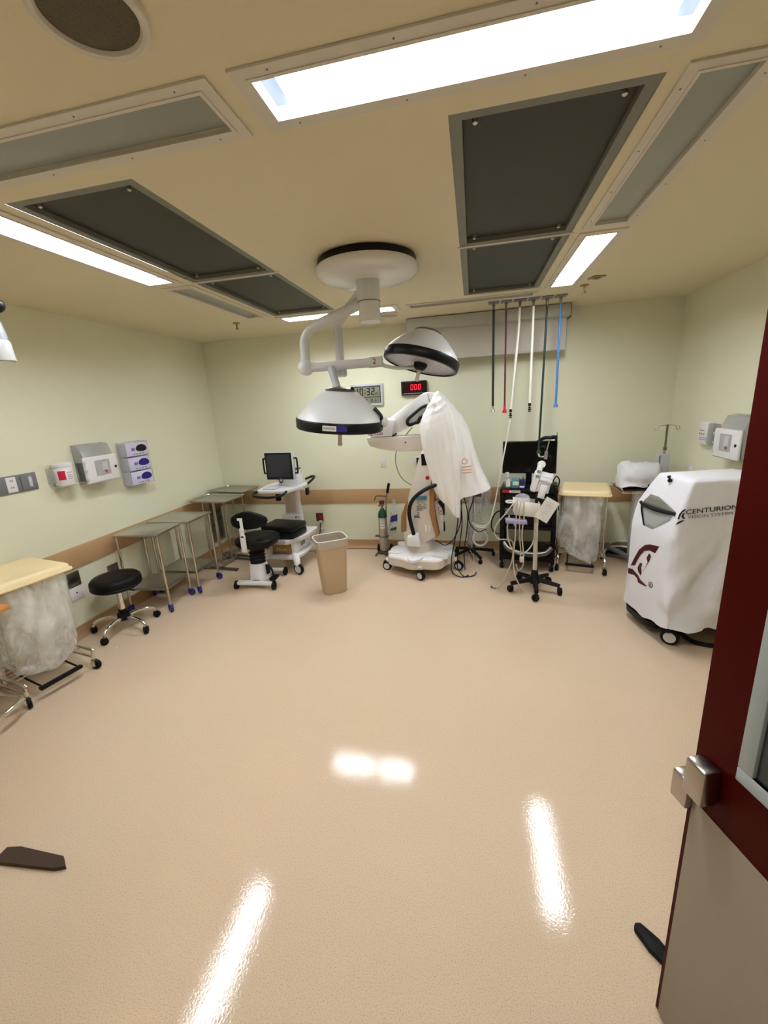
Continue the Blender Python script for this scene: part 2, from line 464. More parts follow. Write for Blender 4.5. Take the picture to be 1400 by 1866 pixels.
# door leaf, swung open to the right of the doorway
ang = math.atan2(-.954, .299)
D = MB().box(0, 1.10, 0, .044, .008, 2.0, .0015).build('door_1', 'doorwood', loc=(.549, .997, 0), rotz=ang)
struct(D)
MB().box(.013, 1.09, -.0022, -.0004, .012, .833, .0005).build('kick_plate', 'kick', D)
fr = MB()
for a in ((.112, .70, 1.005, 1.04), (.112, .70, 1.70, 1.735), (.112, .147, 1.04, 1.70), (.665, .70, 1.04, 1.70)):
    fr.box(a[0], a[1], -.012, .006, a[2], a[3], .003)
fr.build('window_frame', 'doorframe', D)
MB().box(.145, .668, -.003, .001, 1.038, 1.702).build('window_glass', 'glass', D)
MB().box(-.0025, .0, .008, .036, .80, 1.02).build('strike_plate', 'latch', D)
lt = MB().box(.020, .078, -.048, -.001, .882, .984, .008).build('latch_case', 'latch', D)
MB().box(-.040, .012, -.020, .03, .798, .884, .006).build('latch_bolt', 'latch', lt)
# ---------------------------------------------------------------- surgical lamp
RX = lambda a: Matrix.Rotation(math.radians(a), 4, 'X')
RY = lambda a: Matrix.Rotation(math.radians(a), 4, 'Y')
RZ = lambda a: Matrix.Rotation(math.radians(a), 4, 'Z')
TR = Matrix.Translation
cx, cy = -.655, 2.87
L = thing('surgical_lamp', 'white double-headed surgical lamp hanging from a round canopy in the middle of the ceiling', 'surgical lamp', (cx, cy, ZC))
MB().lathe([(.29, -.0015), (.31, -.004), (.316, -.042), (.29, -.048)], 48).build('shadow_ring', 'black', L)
MB().lathe([(.285, -.042), (.320, -.044), (.326, -.054), (.324, -.074), (.312, -.092), (.275, -.107), (.17, -.117), (.1, -.12)], 56).build('canopy', 'whiteg', L)
col = MB().cyl((0, 0, -.112), (0, 0, -.24), .076, .073, 32).build('column', 'lamp_white', L)
MB().lathe([(.0745, -.238), (.0745, -.242), (.074, -.243)], 32).build('seam_ring', 'dark_steel', col)
MB().lathe([(.07, -.24), (.071, -.345), (.066, -.362), (.055, -.363)], 32).build('polished_cap', 'whiteg', col)
W = lambda x, y, z: (x-cx, y-cy, z-ZC)
# arm carrying the lower head
a1 = MB().tube([W(-.70, 2.90, 2.585), W(-.78, 2.99, 2.545), W(-.90, 3.08, 2.475), W(-.945, 3.11, 2.43), W(-.955, 3.12, 2.37), W(-.955, 3.12, 2.11)], .032, 14, smooth=4)
a1.lathe([(.034, -.03), (.042, -.02), (.042, .03), (.034, .04)], 18, c=W(-.955, 3.12, 2.10)).build('arm', 'lamp_white', L)
a2 = MB().tube([W(-.70, 2.89, 2.505), W(-.84, 2.93, 2.47), W(-1.02, 2.97, 2.425), W(-1.11, 2.99, 2.40), W(-1.165, 3.0, 2.34), W(-1.175, 3.0, 2.26), W(-1.178, 3.0, 2.17)], .034, 14, smooth=4)
a2.build('arm', 'lamp_white', L)
MB().ball(W(-1.18, 3.0, 2.145), .058, n=20).build('joint', 'lamp_white', L)
sp = MB().tube([W(-1.16, 3.0, 2.143), W(-1.05, 3.01, 2.142), W(-.64, 3.05, 2.15)], .033, 14)
sp.cyl(W(-.72, 3.043, 2.148), W(-.625, 3.052, 2.151), .038, .038, 16)
spo = sp.build('spring_arm', 'lamp_white', L)
MB().text('2', .052, TR(W(-.686, 3.0045, 2.133)) @ RZ(4) @ RX(90)).build('lettering', 'ink', spo)
MB().box(*[v for p in zip(W(-.705, 3.007, 2.122), W(-.632, 3.0085, 2.178)) for v in p]).build('number_label', 'beige_white', spo)
MB().tube([W(-.64, 3.05, 2.14), W(-.60, 3.06, 2.115), W(-.50, 3.12, 2.10), W(-.40, 3.3, 2.13), W(-.38, 3.38, 2.2)], .013, 10, smooth=4).build('yoke_rod', 'lamp_white', L)
MB().tube([W(-.985, 2.98, 2.125), W(-.905, 2.86, 1.955)], .026, 16).tube([W(-.955, 3.12, 2.115), W(-.98, 2.98, 2.118)], .022, 10).build('hanger_tube', 'silver', L)

def head(c, tilt, S, first):
    T = TR(W(*c)) @ tilt @ Matrix.Scale(S, 4)
    # profile of the bell shaped shell, rim at z = 0
    h = MB().lathe([(.287, -.004), (.279, .012), (.262, .037), (.235, .068), (.20, .104), (.16, .14), (.12, .168), (.095, .182)], 56, T)
    h = h.build('lamp_head', 'lamp_white', L)
    MB().lathe([(.268, -.066), (.285, -.064), (.290, -.058), (.2925, -.004), (.288, .002), (.276, .004)], 56, T, cap0=False, cap1=False).build('rim', 'black', h)
    MB().lathe([(.086, .181), (.1, .181), (.103, .187), (.09, .196), (.05, .204), (.03, .206)], 32, T).build('top_cap', 'dark_steel', h)
    MB().lathe([(.001, -.047), (.27, -.050), (.272, -.056)], 48, T, cap1=False).build('light_lens', 'ledface', h)
    g = MB().lathe([(.052, -.05), (.05, -.072), (.040, -.09), (.028, -.098), (.02, -.1)], 24, T).build('handle_mount', 'black', h)
    MB().lathe([(.019, -.096), (.019, -.105), (.014, -.108), (.0135, -.16), (.017, -.164), (.017, -.176), (.011, -.182)], 16, T).build('handle', 'beige_white', h)
    return h, T
h1, T1 = head((-.905, 2.85, 1.775), RY(6.5) @ RX(3.0), 1.04, True)
MB().prism([(-.05, -.044), (.035, -.044), (.035, -.012), (-.05, -.012)], -.2945, -.2925, 'xz', T1 @ RZ(6)).build('white_label', 'paper', h1)
MB().prism([(.036, -.044), (.10, -.044), (.10, -.012), (.036, -.012)], -.2935, -.286, 'xz', T1 @ RZ(6)).build('blue_label', 'navy', h1)
tx = MB()
for i in range(9):
    tx.prism([(-.043+i*.008, -.034), (-.038+i*.008, -.034), (-.038+i*.008, -.022), (-.043+i*.008, -.022)], -.2952, -.2944, 'xz', T1 @ RZ(6))
tx.build('label_print', 'greyink', h1)
MB().tube([T1 @ Vector(p) for p in ((.286, -.02, -.03), (.286, -.02, .03), (.262, -.02, .062), (.235, -.02, .085))], .012, 8, smooth=3).build('side_bracket', 'black', h1)
MB().lathe([(.02, .0), (.034, .006), (.03, .03), (.012, .044)], 16, T1 @ TR((.285, 0, .0)) @ RY(90)).build('side_knob', 'lamp_white', h1)
MB().ball(T1 @ Vector((.085, -.02, .198)), .014, n=10).build('knob', 'black', h1)
h2, T2 = head((-.365, 3.25, 2.175), RY(15.0) @ RX(-10), .965, False)

# ---------------------------------------------------------------- other ceiling things
def speaker_(x, y, r, m, lab):
    t = thing('ceiling_speaker', lab, 'ceiling speaker', (x, y, ZC))
    MB().torus((0, 0, -.004), r+.012, .012, n=40).build('rim', 'flange', t)
    MB().lathe([(.001, -.010), (r*.7, -.009), (r+.004, -.004), (r+.004, -.0006)], 40).build('grille', m, t)
speaker_(-.835, 1.03, .1, 'speaker', 'round dark-grilled ceiling speaker at the top left, near the doorway')
speaker_(-.84, 4.56, .085, 'speakerl', 'pale round ceiling speaker near the back wall behind the lamp column')
for x, y, lab in ((-2.361, 4.21, 'small brass ceiling sprinkler on the left, near the far left corner'), (.931, 4.19, 'small brass ceiling sprinkler on the right, beside the hanging blue hose')):
    t = thing('ceiling_sprinkler', lab, 'sprinkler', (x, y, ZC))
    MB().lathe([(.036, .001), (.036, -.006), (.02, -.012), (.012, -.014)], 20).build('escutcheon', 'brass', t)
    MB().cyl((0, 0, -.012), (0, 0, -.05), .009, .008, 10).lathe([(.004, -.05), (.018, -.058), (.018, -.061), (.004, -.062)], 14).build('nozzle', 'brass', t)
t = thing('ceiling_plate', 'small brown square ceiling plate right of the lit right-hand light', 'ceiling plate', (.965, 3.95, ZC), math.radians(20))
MB().box(-.05, .05, -.05, .05, -.008, -.0006, .002).build('plate', 'brass', t)
MB().lathe([(.03, -.008), (.022, -.016), (.008, -.018)], 16).build('sensor_button', 'dark_steel', t)
# screen
t = thing('roller_screen', 'light grey roller screen, slightly pulled down, high on the back wall behind the hoses', 'roller screen', (.128, 4.93, 0))
MB().box(-.84, .84, -.07, .10, 2.618, 2.735, .012).build('case', 'shadebox', t)
MB().box(.838, .846, -.068, .098, 2.60, 2.732, .004).build('end_cap', 'greyink', t)
sh = MB().box(-.82, .82, .02, .026, 2.31, 2.62).build('sheet', 'shade', t)
MB().box(-.82, .82, .014, .032, 2.298, 2.314, .003).build('bottom_bar', 'shadebox', sh)
MB().box(-.826, -.82, .02, .03, 2.31, 2.62).box(.82, .826, .02, .03, 2.31, 2.62).build('side_cord', 'greyink', t)
MB().box(-.7, -.62, .1, .22, 2.65, 2.70).box(.62, .7, .1, .217, 2.65, 2.70).build('bracket', 'steel', t)

# gas hoses
def hose(x, zend, m, lab, end, r=.010, xe=None, plate=.05, col='white', y=4.5):
    t = thing('gas_hose', lab, 'hose', (x, y, ZC), 0, None)
    xe = x if xe is None else xe
    MB().box(-plate, plate, -.05, .05, -.012, -.0006, .003).build('ceiling_plate', 'plateg', t)
    MB().cyl((0, 0, -.01), (0, 0, -.035), .017, .013, 12).cyl((0, 0, -.035), (0, 0, -.075), .011, .009, 12).build('ceiling_fitting', 'dark_steel', t)
    d = xe-x
    MB().tube([(0, 0, -.07), (d*.15, 0, -.3), (d*.55, .004, (zend-ZC)*.6), (d, 0, zend+.06-ZC)], r, 10, smooth=6).build('hose', m, t)
    z0 = zend-ZC
    if end == 'black':
        e = MB()
        for a, b, rr in ((.075, .045, .014), (.04, .02, .011), (.018, .004, .016), (.0, -.012, .012)): e.cyl((d, 0, z0+a), (d, 0, z0+b), rr, rr, 12)
        e.build('coupling', 'black', t)
    else:
        MB().cyl((d, 0, z0+.07), (d, 0, z0+.035), .011, .011, 10).cyl((d, 0, z0+.035), (d, 0, z0), .013, .022, 12).cyl((d-.02, 0, z0+.02), (d+.02, 0, z0+.02), .008, .008, 8).build('coupling', end, t)
    return t
hose(.197, 1.715, 'hoseblack', 'black gas hose hanging from the ceiling, leftmost of the six hoses', 'steel', .012)
hose(.313, 1.70, 'hosered', 'maroon gas hose hanging from the ceiling beside the black one', 'redlabel', .009)
wv = hose(.438, 1.66, 'hosewhite', 'white hose hanging from the ceiling that runs on as thin tubing to the clear stand', 'black', .012, .372, .06)
hose(.561, 1.71, 'hosewhite', 'white hose hanging straight from the ceiling beside the green one', 'black', .012, .553)
gh = hose(.683, 1.28, 'hosegreen', 'long dark green hose hanging from the ceiling in front of the black monitor', 'green', .0105, .655)
hose(.803, 1.73, 'hoseblue', 'blue gas hose hanging from the ceiling, rightmost of the six hoses', 'bluegrey', .011, .799)
# thin tubing on from the white hose
MB().tube([(.372-.438, 0, 1.655-ZC), (.36-.438, 0, 1.56-ZC), (.30-.438, 0, 1.2-ZC), (.245-.438, .0, .86-ZC), (.20-.438, .0, .62-ZC), (.14-.438, .01, .51-ZC), (.05-.438, .06, .49-ZC), (-.01-.438, .09, .52-ZC)], .0075, 8, smooth=6).build('thin_tubing', 'hosewhite', wv)
# chrome flow fitting on the end of the green hose
G = lambda x, y, z: (.655-.683+x, y, 1.25-ZC+z)
MB().tube([G(0, 0, .03), G(.01, 0, .0), G(.05, 0, -.005), G(.075, 0, .03)], .010, 10, smooth=4).build('elbow', 'chrome', gh)
MB().cyl(G(.07, 0, -.03), G(.075, 0, .05), .017, .015, 14).build('flow_body', 'steel', gh)
MB().cyl(G(.075, 0, .05), G(.10, 0, .16), .008, .006, 10).build('flow_tube', 'steel_tube', gh)

# column at the left picture edge
t = thing('ceiling_post', 'grey capped clear post hanging from the ceiling at the left edge of the photo', 'ceiling post', (-2.47, 1.9, ZC))
MB().lathe([(.09, -.0006), (.09, -.012), (.03, -.03), (.022, -.04)], 24).cyl((0, 0, -.04), (0, 0, -.33), .02, .02, 14).build('rod', 'black', t)
MB().ball((.055, 0, -.275), .045, sz=.85, n=16).build('knob', 'black', t)
MB().lathe([(.02, -.33), (.04, -.335), (.052, -.40), (.056, -.44)], 24).build('collar', 'plateg', t)
MB().lathe([(.055, -.44), (.062, -.45), (.068, -.545), (.060, -.552)], 24).build('clear_cap', 'hood', t)
MB().cyl((0, 0, -.44), (0, 0, -.53), .034, .034, 14).build('inner_core', 'chrome', t)

# ---------------------------------------------------------------- back wall things
t = thing('wall_clock', 'silver framed digital clock reading 10:32 on the back wall', 'clock', (-1.263, YB, 1.845))
MB().box(-.20, .20, -.032, -.001, 0, .258, .006).build('case', 'silver', t)
MB().box(-.172, .172, -.0345, -.031, .03, .232).build('bezel', 'lcddark', t)
MB().box(-.155, .162, -.0365, -.034, .105, .22).box(-.155, .162, -.0365, -.034, .035, .096).build('display', 'lcd', t)
d = MB()
digits(d, '10:32', -.148, .122, .088, -.0385, -.0364, slant=.02)
d.build('lettering', 'lcddark', t)
for s_, x_, z_ in (('45', .098, .117), ('07', -.04, .045), ('18', .03, .045), ('67', .098, .045)):
    digits(MB(), s_, x_, z_, .036, -.0385, -.0364, slant=.02).build('lettering', 'lcddark', t)
MB().box(-.15, -.125, -.0385, -.0364, .16, .166).build('mark', 'lcddark', t)
t = thing('timer_display', 'black timer box with red zeros on the back wall', 'timer', (-.683, YB, 1.942))
MB().box(-.152, .152, -.05, -.001, 0, .158, .004).build('case', 'black', t)
MB().box(-.138, .138, -.052, -.049, .02, .145).build('window', 'redblack', t)
digits(MB(), '000', -.04, .055, .062, -.054, -.0518, sp=.72, th=.11).build('lettering', 'red_led', t)
MB().box(-.138, .138, -.0525, -.0515, .014, .018).build('trim_line', 'silver', t)
for x, lab in ((-1.111, 'white wall switch plate on the back wall below the clock'), (-.683, 'white wall plate with a black socket, half hidden behind the microscope column')):
    t = thing('wall_plate', lab, 'switch plate', (x, YB, 1.085))
    MB().box(-.037, .037, -.008, -.001, 0, .118, .003).build('plate', 'white', t)
    if x < -1: MB().box(-.016, .016, -.012, -.008, .026, .092, .002).build('rocker', 'white', t)
    else: MB().box(-.006, .03, -.012, -.008, .015, .105, .002).build('socket', 'black', t)
t = thing('power_outlet', 'dark red power outlet on the back wall right of the monitor cart', 'outlet', (-2.036, YB, .365))
MB().box(-.05, .05, -.008, -.001, 0, .115, .003).build('plate', 'redplate', t)
MB().lathe([(.022, 0), (.02, .006), (.008, .007)], 16, TR((.012, -.008, .06)) @ RX(90)).build('receptacle', 'red', t)
t = thing('power_plug', 'white plug and cord hanging from the dark red outlet', 'plug', (-2.02, YB-.03, .36))
MB().box(-.018, .022, -.02, .02, -.01, .022, .006).build('plug', 'white', t)
MB().tube([(0, 0, -.008), (-.012, 0, -.06), (-.008, -.01, -.10), (-.04, -.03, -.22), (-.09, -.05, -.33)], .006, 8, smooth=4).build('cord', 'hoseblack', t)
MB().box(-.005, .03, -.012, .012, -.10, -.085, .004).build('cord_clip', 'white', t)
tag(MB().tube([(-2.3, 4.9, .006), (-1.9, 5.0, .006), (-1.6, 5.065, .006), (-1.25, 5.08, .006), (-1.05, 5.07, .006), (-.8, 4.98, .006)], .005, 8, smooth=6).build('floor_cable', 'hosered'), 'thin dark cable lying on the floor along the back wall base', 'cable')

# ---------------------------------------------------------------- left wall things (local x runs along the wall, -y into the room)
LW = dict(rz=PI/2)
t = thing('outlet_plate', 'long grey steel outlet plate on the left wall at the photo edge', 'outlet', (XL, 2.34, 1.357), PI/2)
MB().box(-.31, .31, -.012, -.001, 0, .135, .003).build('plate', 'plateg', t)
for x in (-.2, .115): MB().box(x-.036, x+.036, -.016, -.011, .01, .125, .003).build('outlet_insert', 'white' if x > 0 else 'plateg', t)
o = MB().box(.185, .30, -.020, -.011, .012, .124, .004).build('gang_cover', 'plateg', t)
MB().box(.235, .262, -.026, -.019, .03, .108, .002).build('rocker', 'silver', o)
e = MB()
for z in (.04, .09): e.box(.106, .110, -.0175, -.0155, z, z+.014).box(.120, .124, -.0175, -.0155, z, z+.014)
e.build('socket_slot', 'ink', t)
# wipes canister
t = thing('wipes_canister', 'white wipes tub with a red label in a wall bracket on the left wall', 'wipes tub', (XL, 2.825, 1.35), PI/2)
MB().box(-.085, .07, -.006, .001, .0, .15, .002).box(-.085, -.08, -.07, -.006, .03, .15).box(-.075, .075, -.13, -.006, -.008, .0, .002).build('bracket', 'clearp', t)
tb = MB().lathe([(.066, .002), (.07, .008), (.07, .145), (.066, .150)], 28, c=(0, -.078, 0)).build('tub', 'white', t)
MB().lathe([(.071, .15), (.073, .155), (.072, .178), (.06, .188), (.03, .190)], 28, c=(0, -.078, 0)).build('lid', 'white', tb)
lb = MB(); R = .0707
def arcpatch(mb, a0, a1, z0, z1, r, c, n=8):
    rows = [[(c[0]+r*math.sin(a0+(a1-a0)*i/n), c[1]-r*math.cos(a0+(a1-a0)*i/n), z) for i in range(n+1)] for z in (z0, z1)]
    return mb.grid(rows)
arcpatch(lb, -1.3, -.55, .05, .125, R, (0, -.078, 0)).build('red_label', 'redlabel', tb)
e = MB()
for i, z in enumerate((.055, .07, .085, .105)): arcpatch(e, -.35, -.35+(.5, .6, .4, .62)[i], z, z+.005, R, (0, -.078, 0), 4)
e.build('label_print', 'greyink', tb)

def sharps(name, label, loc, rz, mirror=1):
    t = thing(name, label, 'sharps container', loc, rz)
    # smoky hooded body, white lockable door with a small window
    MB().prism([(-.002, .0), (-.105, .01), (-.115, .225), (-.108, .24), (-.075, .335), (-.002, .345)], -.150, .165, 'yz', bev=.006).build('body', 'hood', t)
    MB().box(-.15, .15, -.094, -.012, .015, .2, .01).build('inner_bin', 'white', t)
    dr = MB().box(-.178, .178, -.138, -.112, .0, .236, .016, seg=3).build('door', 'white', t)
    MB().box(-.075, .078, -.1415, -.137, .062, .196, .004).build('door_window', 'hood', dr)
    MB().box(-.01, .05, -.1432, -.141, .10, .18).build('window_label', 'silver', dr)
    MB().box(.012, .036, -.1445, -.1428, .082, .104).build('red_mark', 'red', dr)
    MB().lathe([(.012, 0), (.012, .004), (.006, .005)], 14, TR((.140*mirror, -.138, .118)) @ RX(90)).build('lock', 'black', dr)
    for z in (.04, .115, .19): MB().box(-.172*mirror-.012, -.172*mirror+.012, -.142, -.137, z-.012, z+.012, .003).build('hinge', 'silver', dr)
    return t
sharps('sharps_container', 'smoky hooded white sharps cabinet on the left wall between tub and glove boxes', (XL, 3.155, 1.318), PI/2)
sharps('sharps_container', 'smoky hooded white sharps cabinet on the right wall beside the red door', (XR, 3.83, 1.278), -PI/2)
# glove boxes
t = thing('glove_box_holder', 'clear lavender rack on the left wall holding three glove boxes', 'glove rack', (XL, 3.63, 1.205), PI/2)
h = MB().box(-.145, .145, -.006, .001, 0, .43, .002)
for z in (0, .142, .284): h.box(-.145, .145, -.108, -.006, z, z+.004)
h.box(-.148, -.145, -.108, -.001, 0, .43).box(.145, .148, -.108, -.001, 0, .43)
h.build('rack', 'clearp', t)
for k, (z, m, lab) in enumerate(((.005, 'ovalblue', 'lavender glove box with a blue opening, bottom of the three in the wall rack'), (.147, 'ovalblue', 'lavender glove box with a blue opening, middle of the three in the wall rack'), (.289, 'black', 'lavender glove box with a black opening, top of the three in the wall rack'))):
    b = thing('glove_box', lab, 'glove box', (XL+.008, 3.63, 1.205+z), PI/2, 'glove boxes in the wall rack')
    MB().box(-.138, .138, -.096, -.002, .0, .128, .003).build('carton', 'lilacbox', b)
    MB().prism([(.055+.072*math.cos(a), .062+(.046 if math.sin(a) > 0 else .026)*math.sin(a)) for a in [2*PI*i/20 for i in range(20)]], -.0985, -.0955).build('opening', m, b)
    MB().box(-.075, -.03, -.0975, -.0958, .05, .078).build('printed_panel', 'lilacdark', b)
    p = MB()
    for i in range(4): p.box(-.06+i*.04, -.045+i*.04, -.0975, -.0958, .012, .02)
    p.build('printed_marks', 'navy', b)
for y, z, lab, k in ((2.735, .345, 'low outlet plate on the left wall, dark above white, behind the left bag hamper', 0), (3.14, .395, 'low brown steel outlet plate on the left wall behind the black stool', 1)):
    t = thing('power_outlet', lab, 'outlet', (XL, y, z), PI/2)
    if k == 0:
        MB().box(-.06, .06, -.008, -.001, 0, .115, .003).build('plate', 'white', t)
        MB().lathe([(.008, 0), (.007, .002)], 10, TR((.0, -.008, .06)) @ RX(90)).build('socket', 'ink', t)
        MB().box(-.06, .06, -.012, -.001, .12, .25, .003).build('dark_plate', 'dark_steel', t)
    else: MB().box(-.06, .06, -.012, -.001, 0, .115, .003).build('plate', 'dark_steel', t)
t = thing('wall_grille', 'tall dark louvred return grille low on the left wall by the far corner', 'air grille', (XL, 4.845, .17), PI/2)
f = MB().box(-.15, -.12, -.014, -.001, 0, .57).box(.12, .15, -.014, -.001, 0, .57).box(-.12, .12, -.014, -.001, 0, .03).box(-.12, .12, -.014, -.001, .54, .57)
f.build('frame', 'vent_frame', t)
e = MB()
for i in range(24): e.box(-.121, .121, -.012, -.004, .036+i*.021, .046+i*.021, 0)
e.build('louvre_panel', 'vent_frame', t)
MB().box(-.12, .12, -.0035, -.001, .03, .54).build('backing', 'black', t)
# right wall
t = thing('towel_dispenser', 'white wall dispenser with printed notice on the right wall beside the sharps cabinet', 'dispenser', (XR, 4.32, 1.337), -PI/2)
MB().box(-.13, .04, -.05, .001, 0, .2, .008).build('case', 'white', t)
MB().box(.04, .13, -.06, -.001, .01, .19, .006).build('clear_cover', 'hood', t)
e = MB().box(-.11, -.03, -.0525, -.0495, .12, .128)
for i in range(3): e.box(-.11+i*.035, -.095+i*.035, -.0525, -.0495, .085, .10)
for i in range(2): e.box(-.10, .02, -.0525, -.0495, .04+i*.018, .045+i*.018)
e.build('printed_notice', 'greyink', t)
t = thing('wall_plate', 'small white wall plate on the right wall above the covered machine', 'switch plate', (XR, 4.62, 1.02), -PI/2)
MB().box(-.06, .06, -.01, -.001, 0, .10, .003).build('plate', 'white', t)
# ---------------------------------------------------------------- bag hampers
def sheet(spec, n=5, m=40, folds=0., seed=0, closed=True, power=1.0):
    """closed draped surface: spec = list of (top, waist, hem) points around; returns rings from top to hem"""
    rnd = random.Random(seed)
    tops = crom([s[0] for s in spec], n, True); ws = crom([s[1] for s in spec], n, True); hs = crom([s[2] for s in spec], n, True)
    rings = []
    N = len(tops); cen = sum((Vector(s[1]) for s in spec), Vector())/len(spec)
    ph = [rnd.uniform(0, 6.28) for _ in range(4)]
    for i in range(m+1):
        u = i/m; ring = []
        for j in range(N):
            a, b, c = tops[j], ws[j], hs[j]
            ctrl = b*2-(a+c)*.5
            p = a*(1-u)**2+ctrl*2*u*(1-u)+c*u*u
            if folds:
                th = 2*PI*j/N
                f = math.sin(5*th+ph[0]+1.5*u)*.5+math.sin(9*th+ph[1]-2*u)*.35+math.sin(14*th+ph[2]+3*u)*.2
                d = Vector((p.x-cen.x, p.y-cen.y, 0))
                if d.length > 1e-5: p = p+d.normalized()*f*folds*min(1, u*1.6)
            ring.append(p)
        rings.append(ring)
    return rings

def hamper(label, loc, rz, hem, seed, zlid, g='bag hampers', wl=.235):
    t = thing('bag_hamper', label, 'hamper', loc, rz, g)
    # tubular chrome ends, rack rods, uprights
    for s in (-1, 1):
        e = MB().tube([(s*.225, -.245, .085), (s*.225, -.245, .145), (s*.225, -.215, .165), (s*.225, .2, .165), (s*.225, .235, .15), (s*.225, .235, .085)], .0125, 12, smooth=4)
        e.tube([(s*.225, -.245, .10), (s*.225, .235, .10)], .010, 10)
        e.build('end_frame', 'chrome', t)
        MB().tube([(s*.215, .03, .10), (s*.215, .03, zlid-.02)], .010, 12).tube([(s*.195, .05, .10), (s*.195, .05, zlid-.02)], .007, 10).build('upright', 'chrome', t)
        for y in (-.245, .235): caster(t, s*.225, y, .038, .02, .3*s, 'chrome', 'rubber', None)
    r = MB()
    for y in (-.12, -.06, .0, .06, .12, .18): r.tube([(-.225, y, .16), (.225, y, .16)], .004, 8)
    r.build('rack', 'steel_tube', t)
    MB().box(-.15, .13, -.27, -.235, .075, .098, .004).tube([(-.13, -.25, .09), (-.13, .0, .12)], .007, 8).tube([(.11, -.25, .09), (.11, .0, .12)], .007, 8).build('foot_pedal', 'black', t)
    MB().tube([(-.2, -.2, zlid-.025), (.2, -.2, zlid-.025), (.2, .22, zlid-.025), (-.2, .22, zlid-.025)], .009, 10, closed=True).build('bag_ring', 'chrome', t)
    lid = MB(); w, d = wl, .262
    def rr(w, d, r, z, n=6):
        P = []
        for qx, qy, a0 in ((1, 1, 0), (-1, 1, 90), (-1, -1, 180), (1, -1, 270)):
            for i in range(n+1):
                a = math.radians(a0+90*i/n); P.append((qx*(w-r)+r*math.cos(a), qy*(d-r)+r*math.sin(a), z))
        return P
    lid.loft([rr(w+.010, d+.010, .05, zlid-.028), rr(w+.012, d+.012, .05, zlid-.024), rr(w+.010, d+.010, .05, zlid-.016), rr(w, d, .045, zlid-.014), rr(w-.004, d-.004, .045, zlid+.010), rr(w-.014, d-.014, .04, zlid+.020), rr(w-.05, d-.05, .03, zlid+.024), rr(w-.06, d-.06, .03, zlid+.019), rr(.06, .06, .02, zlid+.022)])
    lid.build('lid', 'tan_lid', t, ang=50)
    MB().box(-.1, .1, d-.01, d+.03, zlid-.02, zlid+.012, .004).build('lid_hinge', 'tan_lid', t)
    spec = []
    for (x, y, zh, sx, sy) in hem:
        spec.append(((x*.93, y*.95, zlid-.02), (x*sx, y*sy, (zlid+zh)/2), (x*sx*.9, y*sy*.9, zh)))
    rings = sheet(spec, 6, 30, .018, seed)
    bot = [Vector((p.x*.45+.0, p.y*.45, p.z-.02)) for p in rings[-1]]
    b = MB().loft(rings+[bot], False, True)
    b.crumple(.020, 1., seed, lambda c: min(1, max(0, (zlid-.05-c.z)*6)), st=Matrix(((6.5, 0, 4.), (0, 6.5, 2.), (0, 0, 1.6))))
    b.build('plastic_bag', 'bag', t, ang=80)
    # turned down cuff of the bag
    cuff = [[Vector((p.x*1.02, p.y*1.02, zlid-.02)) for p in rings[0]], [Vector((p.x*1.05, p.y*1.05, zlid-.07)) for p in rings[2]], [Vector((p.x*1.04, p.y*1.04, zlid-.11-.02*math.sin(j*.7))) for j, p in enumerate(rings[4])]]
    MB().loft(cuff, False, False).build('bag_cuff', 'bag', t, ang=80)
    return t
# hem points: x, y, hem height, bulge x, bulge y (local)
hamper('cream lidded bag hamper with a long clear bag on the left wall, nearest the camera', (-3.15, 2.12, 0), math.radians(79),
       [(-.20, -.22, .20, 1.0, 1.0), (0, -.23, .15, 1.0, 1.08), (.20, -.22, .30, 1.02, 1.0), (.21, 0, .33, 1.0, 1.0), (.2, .2, .33, .9, .9), (0, .21, .25, 1, .9), (-.2, .2, .22, .9, .9), (-.21, 0, .2, 1, 1)], 3, .855)
hamper('cream lidded bag hamper with slanted clear bag at the back wall beside the black cart', (1.168, 4.70, 0), math.radians(-13),
       [(-.20, -.22, .24, 1.08, 1.0), (0, -.23, .13, 1.02, 1.0), (.17, -.22, .09, .95, 1.0), (.20, -.02, .22, .8, 1.0), (.18, .2, .40, .75, .9), (0, .21, .33, .9, .9), (-.2, .2, .30, 1.0, .9), (-.21, 0, .27, 1.05, 1)], 8, .865)
# wooden topped table half outside the picture on the left
t = thing('rolling_table', 'chrome based rolling table with an orange wood edge, cut off by the left picture edge', 'table', (-3.06, 1.56, 0), 0)
MB().box(-.33, .185, -.25, .305, .735, .765, .006).build('tabletop', 'wood', t)
MB().tube([(-.33, .24, .12), (.10, .24, .12), (.17, .20, .12), (.20, .04, .12), (.20, -.24, .12), (.12, -.27, .12), (-.33, -.27, .12)], .017, 14, smooth=5).build('base_frame', 'chrome', t)
MB().tube([(-.28, .18, .12), (-.28, .18, .735)], .016, 12).tube([(-.28, -.2, .12), (-.28, -.2, .735)], .016, 12).tube([(-.28, .2, .12), (-.28, -.26, .12)], .016, 12).build('pedestal', 'chrome', t)
for x, y in ((.20, -.02), (.12, -.26), (-.3, .24), (-.3, -.26)): caster(t, x, y, .045, .022, .5, 'black', 'rubber', None)

